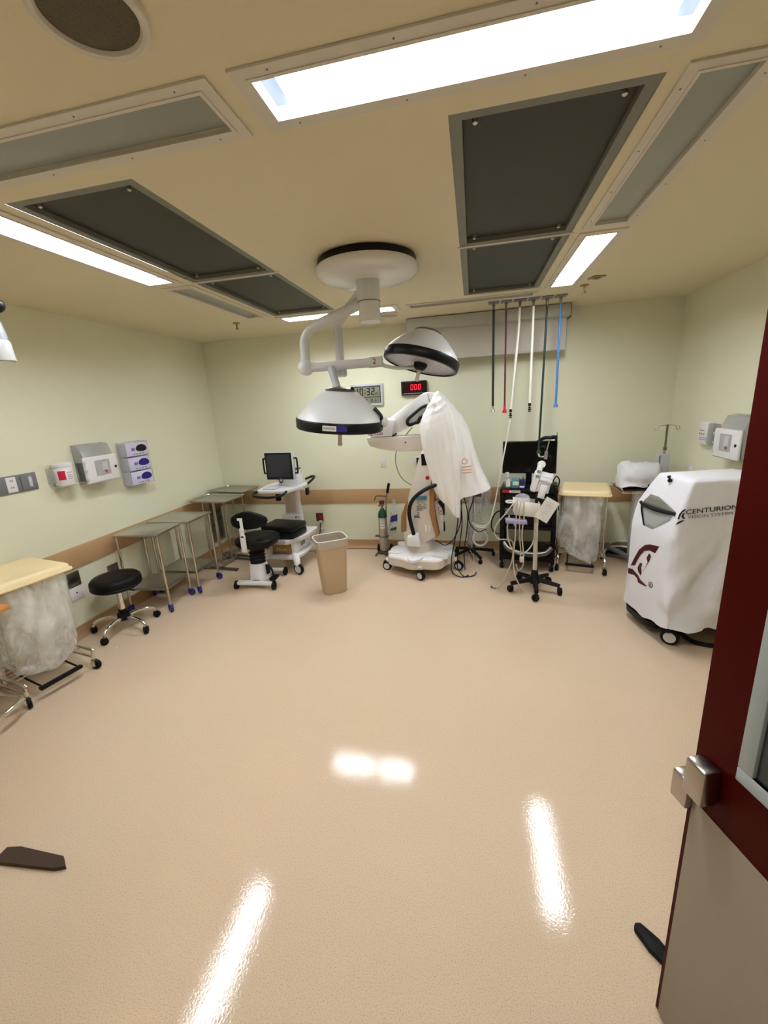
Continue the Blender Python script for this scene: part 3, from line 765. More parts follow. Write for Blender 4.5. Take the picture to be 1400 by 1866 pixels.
# ---------------------------------------------------------------- round stool
t = thing('rolling_stool', 'black round rolling stool with chrome five-star base beside the left bag hamper', 'stool', (-3.11, 2.86, 0), .35)
MB().lathe([(.12, .405), (.17, .41), (.194, .425), (.203, .462), (.199, .495), (.18, .516), (.12, .525), (.05, .527)], 40).build('seat', 'blackv', t)
MB().lathe([(.195, .426), (.2025, .436), (.204, .442), (.2, .447)], 40, cap0=False, cap1=False).build('seat_piping', 'blackv', t)
MB().box(-.11, .11, -.05, .05, .388, .408, .006).tube([(.03, 0, .395), (.10, -.03, .39), (.16, -.05, .385)], .006, 8, smooth=3).build('seat_mechanism', 'black', t)
MB().cyl((0, 0, .16), (0, 0, .395), .026, .026, 18).build('gas_column', 'chrome', t)
MB().lathe([(.05, .10), (.055, .12), (.05, .165), (.034, .175), (.034, .2)], 20).build('hub', 'black', t)
for i in range(5):
    a = 2*PI*i/5+.716
    c, s = math.cos(a), math.sin(a)
    MB().tube([(c*.04, s*.04, .125), (c*.12, s*.12, .132), (c*.20, s*.20, .12), (c*.25, s*.25, .095), (c*.262, s*.262, .066)], lambda u: .0175-.004*u, 12, smooth=4).build('leg', 'chrome', t)
    caster(t, c*.262, s*.262, .031, .024, a+.8, 'black', 'rubber', None, twin=True)

# ---------------------------------------------------------------- steel tables with a lower shelf
def steel_table(label, loc, rz, w, d, h, zs, g):
    t = thing('instrument_table', label, 'table', loc, rz, g)
    MB().box(-w/2, w/2, -d/2, d/2, h-.022, h, .003).build('tabletop', 'steel', t)
    for sx in (-1, 1):
        for sy in (-1, 1):
            x, y = sx*(w/2-.022), sy*(d/2-.022)
            MB().cyl((x, y, .075), (x, y, h-.02), .013, .013, 14).build('leg', 'steel_tube', t)
            caster(t, x, y, .036, .021, .7+.5*sx+.3*sy, 'blue', 'blue', 'dark_steel')
    sh = MB().box(-w/2+.02, w/2-.02, -d/2+.02, d/2-.02, zs-.003, zs)
    sh.box(-w/2+.02, w/2-.02, -d/2+.02, -d/2+.024, zs-.025, zs).box(-w/2+.02, w/2-.02, d/2-.024, d/2-.02, zs-.025, zs).box(w/2-.024, w/2-.02, -d/2+.02, d/2-.02, zs-.025, zs).box(-w/2+.02, -w/2+.024, -d/2+.02, d/2-.02, zs-.025, zs)
    sh.build('lower_shelf', 'steel', t)
    return t
steel_table('stainless steel table with lower shelf and blue casters, nearest the black round stool', (-3.135, 3.365, 0), math.radians(6), .46, .41, .80, .25, 'steel side tables')
steel_table('second steel table with blue casters from the black round stool, beside the tray stands', (-3.11, 3.80, 0), math.radians(2), .49, .42, .805, .25, 'steel side tables')

def mayo(label, loc, rz, h, g):
    t = thing('tray_stand', label, 'tray stand', loc, rz, g)
    w, d = .28, .205
    tr = MB()
    def rr(w, d, r, z, n=4):
        P = []
        for qx, qy, a0 in ((1, 1, 0), (-1, 1, 90), (-1, -1, 180), (1, -1, 270)):
            for i in range(n+1):
                a = math.radians(a0+90*i/n); P.append((qx*(w-r)+r*math.cos(a), qy*(d-r)+r*math.sin(a), z))
        return P
    tr.loft([rr(w-.03, d-.03, .03, h-.018), rr(w-.018, d-.018, .035, h-.014), rr(w-.013, d-.013, .037, h), rr(w, d, .04, h+.001), rr(w+.001, d+.001, .04, h-.004), rr(w-.010, d-.010, .037, h-.004), rr(w-.02, d-.02, .033, h-.018), rr(w-.03, d-.03, .03, h-.021)], True, True)
    # inside floor of the tray
    tr.loft([rr(w-.03, d-.03, .03, h-.0175), rr(.05, .04, .02, h-.0172)], False, True)
    tr.build('tray', 'steel', t, ang=30)
    MB().tube([(-.24, -.17, h-.025), (.24, -.17, h-.025), (.24, .17, h-.025), (-.24, .17, h-.025)], .006, 8, closed=True).build('tray_frame', 'steel_tube', t)
    for y in (-.10, .10):
        MB().cyl((.02, y, .03), (.02, y, h-.025), .010, .010, 12).build('post', 'steel_tube', t)
        MB().cyl((-.13, y, .03), (-.13, y, .55), .013, .013, 12).cyl((-.13, y, .5), (-.13, y, h-.025), .009, .009, 12).build('post', 'steel_tube', t)
        MB().box(-.20, .30, y*1.7-.018, y*1.7+.018, .012, .03, .005).build('foot', 'dark_steel', t)
    MB().box(-.16, -.10, -.19, .19, .018, .05, .006).box(0, .04, -.19, .19, .018, .04, .006).build('base_bar', 'steel', t)
    for x in (-.18, .27):
        for y in (-.17, .17): MB().cyl((x, y, 0), (x, y, .014), .013, .016, 12).build('foot_pad', 'rubber', t)
    return t
mayo('steel instrument tray stand, the nearer of the two by the far left corner', (-3.07, 4.43, 0), math.radians(-5), .872, 'tray stands in the corner')
mayo('steel instrument tray stand, deepest in the far left corner', (-3.085, 4.88, 0), math.radians(-8), .892, 'tray stands in the corner')

# ---------------------------------------------------------------- surgeon stool
t = thing('surgeon_stool', 'black seated surgeon stool with small backrest and pale grey pedal base', 'stool', (-2.31, 3.90, 0), math.radians(3))
b = MB().box(-.215, .215, -.15, -.085, .045, .085, .01).box(-.05, .05, -.13, .26, .05, .085, .01).box(-.19, .19, .235, .285, .045, .08, .01)
b.build('base', 'white', t)
for x, y in ((-.215, -.13), (.215, -.13), (-.19, .26), (.19, .26)): caster(t, x, y, .042, .022, .0, 'rubber', 'rubber', None, twin=True)
def sring(a, b_, z, n=28, cy=0., p=2.6):
    return [(math.copysign(abs(math.cos(2*PI*i/n))**(2/p), math.cos(2*PI*i/n))*a, cy+math.copysign(abs(math.sin(2*PI*i/n))**(2/p), math.sin(2*PI*i/n))*b_, z) for i in range(n)]
MB().loft([sring(.105, .10, .075), sring(.10, .095, .11), sring(.092, .09, .22), sring(.09, .088, .262)]).build('column_cover', 'white', t)
bl = MB(); pr = []
for i in range(9): pr += [(.086 if i % 2 == 0 else .072, .258+i*.02)]
bl.lathe(pr, 26).build('bellows', 'rubber', t)
MB().box(-.12, .12, -.10, .14, .425, .45, .01).build('seat_plate', 'black', t)
st = MB().loft([sring(.15, .15, .445, cy=.06), sring(.205, .205, .455, cy=.06), sring(.225, .222, .49, cy=.06), sring(.222, .22, .525, cy=.06), sring(.20, .20, .545, cy=.06), sring(.10, .10, .55, cy=.06)])
st.build('seat', 'blackv', t)
bk = MB()
def bring(s, y): return [(s*x, y, .755+s*z) for x, z in [(-.205, -.01), (-.195, .035), (-.12, .08), (-.03, .105), (.04, .10), (.14, .062), (.195, .025), (.205, -.01), (.185, -.055), (.10, -.08), (.0, -.088), (-.10, -.085), (-.185, -.055)]]
def curve(r): return [Vector((p[0], p[1]-.06*(1-(p[0]/.2)**2)*.0+.10*(p[0]/.2)**2*.35, p[2])) for p in r]
bk.loft([curve(bring(.8, -.135)), curve(bring(.97, -.13)), curve(bring(1.0, -.105)), curve(bring(.96, -.075)), curve(bring(.75, -.065))])
bk.build('backrest', 'blackv', t, ang=60)
br = MB().tube([(-.04, .0, .435), (-.04, -.12, .44), (-.045, -.165, .47)], .02, 8, smooth=3)
br.box(-.07, -.012, -.185, -.168, .435, .62, .005).box(-.066, -.018, -.182, -.168, .61, .70, .005).box(-.06, -.03, -.168, -.150, .69, .80, .004).box(-.085, -.03, -.165, -.150, .775, .80, .004)
br.build('back_bracket', 'white', t)
MB().box(-.056, -.026, -.1875, -.185, .60, .615).build('bracket_clip', 'black', t)
MB().tube([(.11, .02, .13), (.13, -.03, .22), (.15, -.07, .25), (.19, -.09, .21), (.20, -.09, .14)], .011, 8, smooth=3).box(.17, .24, -.14, -.02, .10, .13, .008).build('foot_pedal', 'black', t)
MB().tube([(.105, -.02, .24), (.12, -.05, .14)], .014, 8).build('pedal_bracket', 'black', t)

# ---------------------------------------------------------------- imaging cart
t = thing('monitor_cart', 'white medical cart with touch screen monitor, black hoop handles and bronze base panel', 'medical cart', (-2.20, 4.50, 0), math.radians(-3))
# base with four legs
bs = MB().loft([sring(.20, .24, .16, 32, 0, 4), sring(.23, .28, .165, 32, 0, 4), sring(.235, .285, .195, 32, 0, 4), sring(.20, .25, .205, 32, 0, 4)])
for sx in (-1, 1):
    for sy in (-1, 1):
        bs.tube([(sx*.15, sy*.2, .185), (sx*.21, sy*.27, .175), (sx*.225, sy*.295, .13), (sx*.225, sy*.295, .115)], lambda u: .045-.014*u, 12, smooth=4)
bs.build('base', 'white', t)
for sx in (-1, 1):
    for sy in (-1, 1): caster(t, sx*.225, sy*.295, .066, .028, 1.3, 'black', 'rubber', 'hubwhite')
MB().box(-.17, .17, -.2, .24, .2, .345, .01).build('cabinet', 'white', t)
pn = MB().box(-.125, .125, -.207, -.198, .208, .338, .004).build('front_panel', 'gold', t)
MB().text('Alcon', .06, facing(-.075, -.2075, .245)).build('lettering', 'whiteprint', pn)
MB().box(.1705, .1735, -.05, .06, .26, .305).build('rating_label', 'tealbox', t)
def outline(z, k=1.): return [(x*k, y*k, z) for x, y in [(-.25, .28), (.255, .28), (.268, .2), (.268, -.05), (.14, -.28), (.11, -.30), (-.10, -.30), (-.14, -.28), (-.268, -.05), (-.268, .2)]]
MB().loft([outline(.345, .9), outline(.36, .97), outline(.385), outline(.403), outline(.408, .985), outline(.400, .95)]).build('lower_shelf', 'white', t, ang=30)
# spine
MB().loft([sring(.115, .05, .40, 24, .2, 4), sring(.10, .05, .7, 24, .2, 4), sring(.09, .055, .95, 24, .19, 4)]).build('column', 'white', t)
MB().box(-.07, .07, .135, .148, .62, .93, .004).build('column_panel', 'beige_white', t)
MB().box(-.13, .13, .10, .15, .40, .60, .01).build('back_box', 'white', t)
MB().box(.06, .075, .095, .10, .565, .585).box(.10, .108, .095, .10, .57, .58).build('port', 'black', t)
# upper tray
def up(z, k=1.): return [(x*k, y*k, z) for x, y in [(-.22, .26), (.23, .26), (.25, .22), (.25, .05), (.18, -.26), (.15, -.28), (-.17, -.28), (-.20, -.26), (-.25, .05), (-.24, .22)]]
MB().loft([up(.945, .93), up(.955, .98), up(.975), up(.985, .99), up(.98, .95)]).build('keyboard_tray', 'white', t, ang=30)
MB().tube([(-.185, -.265, .972), (-.215, -.31, .955), (-.17, -.365, .938), (0, -.385, .930), (.13, -.36, .940), (.175, -.31, .96), (.175, -.262, .975)], .014, 12, smooth=5).build('handle', 'black', t)
MB().tube([(.17, .25, 1.02), (.24, .30, 1.045), (.29, .26, 1.05), (.30, .18, 1.03), (.255, .13, .985)], .014, 12, smooth=5).build('handle', 'black', t)
MB().box(-.09, .17, .05, .2, .98, 1.10, .012).box(.02, .16, .06, .18, 1.10, 1.165, .012).build('monitor_mount', 'white', t)
MB().box(.03, .165, .055, .185, 1.165, 1.175, .003).build('mount_cap', 'black', t)
mo = MB().box(-.17, .19, -.05, -.005, 1.07, 1.385, .008).build('monitor', 'silver', t)
MB().box(-.168, .172, -.056, -.048, 1.072, 1.383, .004).build('bezel', 'black', mo)
MB().box(-.145, .148, -.0575, -.0555, 1.10, 1.36).build('display', 'screengrey', mo)
MB().text('ORA', .012, facing(-.008, -.0562, 1.078)).build('lettering', 'silver', mo)
MB().tube([(-.168, -.03, 1.315), (-.198, -.035, 1.315), (-.203, -.035, 1.29), (-.203, -.035, 1.17), (-.198, -.035, 1.145), (-.168, -.03, 1.145)], .010, 10, smooth=3).build('side_handle', 'black', mo)
MB().tube([(.19, -.03, 1.315), (.218, -.025, 1.315), (.224, -.025, 1.29), (.224, -.025, 1.17), (.218, -.025, 1.145), (.19, -.03, 1.145)], .010, 10, smooth=3).build('side_handle', 'black', mo)
MB().tube([(-.02, -.04, 1.072), (.0, -.055, 1.04), (.01, -.05, 1.03), (.025, -.03, 1.06)], .006, 8, smooth=3).build('stylus_hook', 'black', mo)
MB().box(-.16, .0, -.2, -.03, .984, .992, .002).build('keypad', 'silver', t)
MB().box(-.24, -.18, .2, .25, .75, .9, .01).box(.185, .21, .18, .26, .83, .92, .01).build('cable_hook', 'black', t)
cs = thing('hard_case', 'black hard case lying on the lower shelf of the white monitor cart', 'case', (-2.215, 4.42, .409), math.radians(-8))
MB().box(-.21, .225, -.17, .15, 0, .075, .02).build('case_base', 'black', cs)
MB().box(-.21, .225, -.17, .15, .078, .15, .022).build('case_lid', 'black', cs)
for x in (-.1, .12): MB().box(x-.02, x+.02, -.178, -.168, .05, .10, .003).build('latch', 'blackv', cs)
MB().tube([(-.04, -.17, .07), (-.04, -.2, .07), (.06, -.2, .07), (.06, -.17, .07)], .008, 8).build('handle', 'blackv', cs)

# ---------------------------------------------------------------- waste bin
t = thing('waste_bin', 'beige plastic waste bin with clear liner standing in front of the monitor cart', 'bin', (-1.425, 3.815, 0), math.radians(33))
def br_(w, d, z, p=5): return [Vector((v[0], v[1], z)) for v in sring(w, d, z, 40, 0, p)]
MB().loft([br_(.115, .095, .0), br_(.12, .10, .006), br_(.152, .128, .50), br_(.158, .134, .505), br_(.165, .140, .575), br_(.155, .130, .577), br_(.148, .124, .50), br_(.113, .093, .02)]).build('bin', 'bin', t, ang=35)
ln = MB(); r = random.Random(4)
wob = [r.uniform(-.006, .006) for _ in range(40)]
ln.loft([[p*1.0+Vector((0, 0, wob[j]*2)) for j, p in enumerate(br_(.167, .142, .505))], [p+Vector((0, 0, wob[j]*.3)) for j, p in enumerate(br_(.170, .145, .56))], br_(.169, .144, .582), br_(.154, .129, .584), [p*(1-.05*abs(wob[j])*90/6) for j, p in enumerate(br_(.140, .117, .40))], [p*(1-.05*abs(wob[j])*90/6) for j, p in enumerate(br_(.118, .098, .15))]], False, True)
ln.build('bin_liner', 'liner', t, ang=70)
MB().torus((0, 0, .582), .162, .004, n=40, m=6, sx=1.0, sy=.85)
rim = MB().tube([p+Vector((0, 0, .003)) for p in br_(.163, .138, .58)], .005, 6, closed=True).build('liner_fold', 'whiteprint', t)
# things half hidden on the floor at the doorway
tag(MB().prism([(0, 0), (.30, .006), (.345, .02), (.30, .055), (.06, .07), (0, .06)], .0, .02, 'xy').build('door_wedge', 'brown', loc=(-2.06, .985, 0), rotz=math.radians(3)), 'dark brown rubber wedge lying on the floor at the left picture edge', 'door wedge')
# ---------------------------------------------------------------- operating microscope
ox, oy = -.58, 4.50
t = thing('surgical_microscope', 'tall white operating microscope with bronze trim and lobed wheeled base under a dust cover', 'microscope', (ox, oy, 0))
Q = lambda x, y, z: (x-ox, y-oy, z)
def lobe(R, z, n=90, amp=.06, ph=.55):
    P = []
    for i in range(n):
        a = 2*PI*i/n
        r_ = R*(1+.035*math.cos(4*(a-ph))+.05*math.cos(8*(a-ph)))
        P.append((r_*math.cos(a), r_*.92*math.sin(a), z))
    return P
MB().loft([lobe(.33, .095), lobe(.365, .10), lobe(.38, .115), lobe(.378, .195), lobe(.365, .208), lobe(.26, .222), lobe(.13, .245)]).build('base', 'beige_white', t, ang=35)
MB().loft([lobe(.362, .2075), lobe(.362, .2095), lobe(.26, .2235), lobe(.13, .2465)]).build('base_top', 'white', t, ang=35)
# raised pedal lobes
for a, rr_ in ((math.radians(198), .30), (math.radians(262), .32), (math.radians(320), .31), (math.radians(20), .30), (math.radians(140), .31)):
    P = []
    for i in range(26):
        b = 2*PI*i/26
        u = .10*math.cos(b); v = .085*math.sin(b)*(1-.35*math.cos(b))
        x, y = rr_-.01+u, v
        P.append((x*math.cos(a)-y*math.sin(a), (x*math.sin(a)+y*math.cos(a))*.95))
    T_ = Matrix.Identity(4)
    MB().loft([[(x, y, .20) for x, y in P], [(x, y, .222) for x, y in P], [(x*.99, y*.99, .228) for x, y in P]]).build('pedal_lobe', 'white', t, ang=50)
for x, y, a in ((-.985, 4.40, 1.35), (-.565, 4.145, .95), (-.17, 4.45, 1.2), (-.56, 4.88, .3)):
    caster(t, x-ox, y-oy, .052, .030, a, 'black', 'rubber', 'hubwhite', twin=True)
    dx, dy = x-ox, y-oy
    l = math.hypot(dx, dy)
    MB().cyl((dx*.78, dy*.78, .13), (dx*.99, dy*.99, .12), .028, .024, 12).build('wheel_arm', 'white', t)
MB().lathe([(.155, .225), (.15, .25), (.145, .33), (.135, .37)], 32, c=(-.005, -.02, 0)).build('pedestal', 'beige_white', t)
cp = [(-0.745, 0.30), (-0.762, 0.489), (-0.692, 0.844), (-0.560, 1.275), (-.50, 1.40), (-.40, 1.40), (-0.412, 1.103), (-0.436, 0.872), (-0.430, 0.659), (-0.392, 0.422), (-0.55, 0.335)]
col = MB().prism([(x-ox, z) for x, z in cp], 4.345-oy, 4.62-oy, bev=.014).build('column', 'beige_white', t, ang=30)
def tr(poly, y0, y1, nm, m, par=t, bev=.0):
    return MB().prism([(x-ox, z) for x, z in poly], y0-oy, y1-oy, bev=bev).build(nm, m, par)
tr([(-0.425, 1.115), (-0.395, 1.05), (-0.408, 0.94), (-0.410, 0.775), (-0.392, 0.6), (-0.360, 0.444), (-0.392, 0.412), (-0.430, 0.55), (-0.462, 0.705), (-0.452, 0.94), (-0.432, 1.048)], 4.325, 4.60, 'side_trim', 'bronze', t, .006)
tr([(-0.685, 0.855), (-0.726, 0.781), (-0.772, 0.66), (-0.785, 0.478), (-0.752, 0.470), (-0.722, 0.486), (-0.715, 0.66), (-0.69, 0.823)], 4.338, 4.60, 'side_trim', 'bronze', t, .006)
MB().tube([Q(-.375, 4.30, 1.02), Q(-.387, 4.27, 1.011), Q(-.449, 4.27, .988), Q(-.53, 4.27, .943), Q(-.598, 4.27, .889), Q(-.648, 4.27, .821), Q(-.668, 4.27, .745), Q(-.67, 4.27, .683), Q(-.657, 4.28, .585), Q(-.634, 4.29, .465)], .021, 14, smooth=5).build('grab_bar', 'black', t)
tr([(-.71, .34), (-.705, .44), (-.585, .475), (-.56, .33)], 4.255, 4.36, 'bar_socket', 'white', t, .012)
MB().box(*[v for p in zip(Q(-.515, 4.335, .475), Q(-.49, 4.346, .56)) for v in p], .003).box(*[v for p in zip(Q(-.475, 4.335, .47), Q(-.455, 4.346, .56)) for v in p], .003).build('vent_clip', 'whiteg', col)
MB().lathe([(.022, 0), (.022, .006), (.012, .007)], 18, TR(Q(-.472, 4.346, 1.077)) @ RX(90)).build('warning_dot', 'red', col)
MB().box(*[v for p in zip(Q(-.600, 4.339, .838), Q(-.485, 4.3455, .882)) for v in p]).build('teal_label', 'teal', col)
e = MB(); rnd = random.Random(3)
for i in range(7):
    x = -.598+i*.0165
    e.box(*[v for p in zip(Q(x, 4.341, .822), Q(x+.010+.004*(i % 2), 4.3455, .830)) for v in p])
for i in range(6):
    for k in range(2):
        x = -.596+i*.019; z = .782+k*.017
        if (i+k) % 3: e.box(*[v for p in zip(Q(x, 4.341, z), Q(x+.011, 4.3455, z+.011)) for v in p])
for i in range(5): e.box(*[v for p in zip(Q(-.598, 4.341, .765-i*.012), Q(-.490-.012*(i > 2)*i, 4.3455, .771-i*.012)) for v in p])
for z in (.69, .668): e.box(*[v for p in zip(Q(-.598, 4.341, z), Q(-.57, 4.3455, z+.010)) for v in p])
e.build('label_print', 'greyink', col)
e = MB()
for i, z in enumerate((.655, .640)): e.box(*[v for p in zip(Q(-.63, 4.341, z), Q(-.575+.01*i, 4.3455, z+.007)) for v in p])
e.build('blue_print', 'navy', col)
MB().box(*[v for p in zip(Q(-.53, 4.338, 1.21), Q(-.455, 4.36, 1.33)) for v in p]).build('dark_inset', 'black', t)
# unit on the right side with its name
sb = tr([(-0.428, 0.80), (-0.367, 0.825), (-0.345, 0.811), (-0.318, 0.754), (-0.318, 0.50), (-0.345, 0.454), (-0.368, 0.483), (-0.404, 0.719)], 4.39, 4.50, 'side_unit', 'white', t, .008)
tr([(-.375, .80), (-.345, .83), (-.305, .77), (-.300, .66), (-.315, .655), (-.325, .74)], 4.375, 4.45, 'side_grip', 'black', sb, .004)
tr([(-.318, .47), (-.318, .57), (-.306, .57), (-.302, .47)], 4.40, 4.46, 'side_clip', 'black', sb)
MB().text('LX3', .055, TR(Q(-.372, 4.386, .745)) @ RX(90) @ RZ(-82)).build('lettering', 'redlabel', sb)
# arms
hp = [(-1.125, 1.513), (-.40, 1.512), (-.40, 1.35), (-.724, 1.353), (-.953, 1.383), (-1.095, 1.425)]
ha = tr(hp, 4.40, 4.60, 'swing_arm', 'beige_white', t, .012)
MB().box(*[v for p in zip(Q(-1.12, 4.396, 1.503), Q(-.40, 4.604, 1.516)) for v in p], .003).build('arm_top', 'white', ha)
MB().lathe([(.008, 0), (.006, .004)], 10, TR(Q(-.70, 4.40, 1.45)) @ RX(90)).build('arm_screw', 'ink', ha)
MB().cyl(Q(-.47, 4.5, 1.30), Q(-.47, 4.5, 1.36), .07, .07, 24).build('arm_pivot', 'white', t)
bk_ = tr([(-.955, 1.710), (-.80, 1.690), (-.842, 1.522), (-1.075, 1.522), (-1.10, 1.56), (-1.06, 1.64)], 4.375, 4.60, 'arm_block', 'white', t, .012)
MB().text('ReValia', .072, facing(-1.098-ox, 4.373-oy, 1.54), sx=.78).build('lettering', 'magenta', bk_)
sa = tr([(-0.90, 1.66), (-0.86, 1.709), (-0.535, 1.922), (-0.480, 1.950), (-0.42, 1.952), (-0.342, 1.91), (-.28, 1.82), (-.33, 1.72), (-0.42, 1.80), (-0.5, 1.717), (-0.675, 1.602), (-0.753, 1.561), (-0.85, 1.525)], 4.42, 4.575, 'slanted_arm', 'white', t, .016)
MB().tube([Q(-.455, 4.418, 1.935), Q(-.44, 4.416, 1.88), Q(-.425, 4.418, 1.82)], .0022, 6).build('seam_line', 'greyink', sa)
MB().tube([Q(*p) for p in ((-.39, 4.40, 1.80), (-.45, 4.40, 1.815), (-.515, 4.40, 1.80), (-.605, 4.40, 1.735), (-.66, 4.40, 1.69), (-.672, 4.40, 1.655), (-.648, 4.40, 1.63), (-.59, 4.40, 1.648), (-.553, 4.40, 1.655), (-.538, 4.40, 1.695), (-.485, 4.40, 1.722), (-.43, 4.40, 1.76))], .017, 10, closed=True, smooth=4).build('arm_handle', 'black', sa)
MB().ball(Q(-.455, 4.40, 1.775), .02, n=10).ball(Q(-.47, 4.40, 1.745), .017, n=10).build('knob', 'black', sa)
MB().tube([Q(-.84, 4.41, 1.525), Q(-.80, 4.405, 1.54), Q(-.79, 4.405, 1.55)], .008, 8).build('brown_clip', 'brown', sa)
MB().cyl(Q(-.30, 4.5, 1.86), Q(-.30, 4.5, 1.45), .05, .06, 16).box(*[v for p in zip(Q(-.38, 4.40, 1.30), Q(-.18, 4.6, 1.48)) for v in p], .03).cyl(Q(-.28, 4.46, 1.3), Q(-.28, 4.46, 1.18), .05, .045, 18).build('optics_head', 'whiteg', t)
MB().tube([Q(-.63, 4.45, 1.60), Q(-.70, 4.5, 1.53), Q(-.80, 4.55, 1.42), Q(-.845, 4.55, 1.25), Q(-.80, 4.55, 1.07), Q(-.70, 4.55, .975), Q(-.62, 4.55, .95)], .0055, 8, smooth=6).build('thin_cable', 'greyink', t)
# ---------------------------------------------------------------- dust cover over the microscope head
cols = [
 [(-.40, 4.40, 1.905), (-.53, 4.38, 1.66), (-.515, 4.37, 1.39), (-.47, 4.36, 1.2), (-.44, 4.35, 1.06)],
 [(-.385, 4.38, 1.91), (-.505, 4.31, 1.645), (-.495, 4.29, 1.38), (-.43, 4.28, 1.1), (-.37, 4.28, .90)],
 [(-.37, 4.37, 1.925), (-.39, 4.27, 1.66), (-.36, 4.25, 1.38), (-.31, 4.24, 1.05), (-.25, 4.24, .77)],
 [(-.355, 4.37, 1.93), (-.27, 4.27, 1.69), (-.22, 4.24, 1.38), (-.19, 4.22, 1.0), (-.17, 4.22, .68)],
 [(-.34, 4.375, 1.93), (-.205, 4.28, 1.74), (-.14, 4.24, 1.40), (-.132, 4.22, 1.0), (-.130, 4.22, .71)],
 [(-.33, 4.39, 1.93), (-.19, 4.31, 1.745), (-.115, 4.335, 1.40), (-.125, 4.345, 1.05), (-.125, 4.345, .84)],
 [(-.32, 4.41, 1.925), (-.165, 4.36, 1.75), (-.065, 4.375, 1.42), (-.03, 4.375, 1.1), (.02, 4.34, .885)],
 [(-.31, 4.44, 1.92), (-.15, 4.42, 1.75), (-.02, 4.44, 1.45), (.06, 4.42, 1.15), (.175, 4.38, .945)],
 [(-.315, 4.5, 1.92), (-.16, 4.54, 1.74), (-.03, 4.6, 1.44), (.05, 4.6, 1.15), (.12, 4.58, .96)],
 [(-.35, 4.53, 1.925), (-.30, 4.62, 1.72), (-.27, 4.70, 1.4), (-.23, 4.7, 1.2), (-.2, 4.68, 1.0)],
 [(-.395, 4.5, 1.91), (-.52, 4.56, 1.66), (-.50, 4.6, 1.4), (-.46, 4.6, 1.2), (-.43, 4.58, 1.05)]]
dn = [crom(c_, 11) for c_ in cols]
rings = [crom([d[k] for d in dn], 7, True) for k in range(len(dn[0]))]
for k, rg in enumerate(rings):          # gathers under the elastic neck
    g_ = math.exp(-((k-6)/5.)**2)
    for j, p in enumerate(rg):
        p.y -= .010*g_*math.sin(k*1.9+p.x*14)
        p.z += .008*g_*math.sin(k*1.3+p.x*9)
        th = 2*PI*j/len(rg); u = k/len(rings)
        p.y += .006*u*math.sin(11*th+2*u)+.004*u*math.sin(23*th+1)
top = [[p*.4+Vector((-.355, 4.44, 1.95))*.6 for p in rings[0]]]
cv = MB().loft(top+rings, True, False)
cv.crumple(.014, 1., 4, st=Matrix(((8., 0, 1.2), (0, 8, 0), (0, 0, 1.3))))
cv = cv.build('dust_cover', 'drape', None, ang=70)
tag(cv, 'white plastic dust cover draped over the head of the operating microscope', 'dust cover')
for o_, (nm, P) in enumerate((('printed_figure', [(-.095, 1.275), (-.06, 1.28), (-.05, 1.235), (-.07, 1.205), (-.10, 1.215)]),)):
    MB().torus((-.085, 4.31, 1.245), .026, .004, 'y', 18, 6).build(nm, 'orange', cv)
e = MB()
for i in range(3): e.tube([(-.115, 4.315, 1.185-i*.03), (-.06, 4.305, 1.19-i*.03), (-.015, 4.305, 1.195-i*.03)], .005, 6)
e.build('printed_lines', 'orange', cv)

# cables under the cover
for pts, m in (([(-.17, 4.40, .80), (-.16, 4.38, .62), (-.19, 4.30, .42), (-.23, 4.27, .20), (-.22, 4.25, .05), (-.12, 4.22, .012), (-.05, 4.28, .01)], 'rubber'),
               ([(-.15, 4.42, .80), (-.13, 4.42, .60), (-.20, 4.40, .40), (-.30, 4.37, .32), (-.41, 4.40, .37)], 'rubber'),
               ([(-.13, 4.45, .82), (-.12, 4.45, .55), (-.15, 4.33, .30), (-.17, 4.27, .12), (-.10, 4.24, .012), (.0, 4.27, .012), (.03, 4.36, .012)], 'rubber'),
               ([(-.10, 4.45, .86), (-.06, 4.46, .66), (-.07, 4.46, .45), (-.10, 4.44, .22), (-.09, 4.40, .02)], 'rubber'),
               ([(.03, 4.50, .95), (.0, 4.5, .80), (-.05, 4.5, .62), (-.02, 4.5, .50), (.06, 4.55, .42), (.14, 4.62, .43)], 'rubber')):
    o = MB().tube(pts, .0055, 8, smooth=8).build('power_cable', m)
    tag(o, 'thin black cable hanging from under the dust cover to the right of the microscope base', 'cable', 'black cables under the dust cover')

# ---------------------------------------------------------------- oxygen cylinder and its trolley
t = thing('gas_cylinder', 'aluminium gas cylinder with dark green shoulder on a trolley left of the microscope', 'gas cylinder', (-1.115, 4.93, .045))
MB().lathe([(.05, 0), (.057, .012), (.057, .44)], 28).build('body', 'alu', t)
MB().lathe([(.0575, .44), (.056, .475), (.045, .515), (.025, .54), (.018, .555)], 28).build('shoulder', 'green', t)
MB().cyl((0, 0, .55), (0, 0, .64), .016, .013, 12).box(-.035, .03, -.02, .015, .585, .61, .004).cyl((-.05, 0, .60), (-.03, 0, .60), .02, .02, 12).build('valve', 'brass', t)
MB().box(-.03, .03, -.035, .01, .61, .655, .008).build('regulator', 'hosered', t)
lb = MB()
arcpatch(lb, -.5, .7, .30, .42, .0578, (0, 0, 0)); lb.build('paper_label', 'paper', t)
lb = MB()
for z in (.33, .37, .40): arcpatch(lb, -.45, .5, z, z+.006, .0583, (0, 0, 0))
lb.build('label_print', 'greyink', t)
t = thing('cylinder_trolley', 'small black wheeled trolley holding the aluminium gas cylinder', 'trolley', (-1.115, 4.93, 0), 0)
MB().box(-.07, .07, -.06, .09, .02, .042, .006).tube([(-.075, -.05, .03), (-.09, -.12, .012)], .010, 8).tube([(.06, -.05, .03), (.03, -.10, .012)], .010, 8).build('base', 'dark_steel', t)
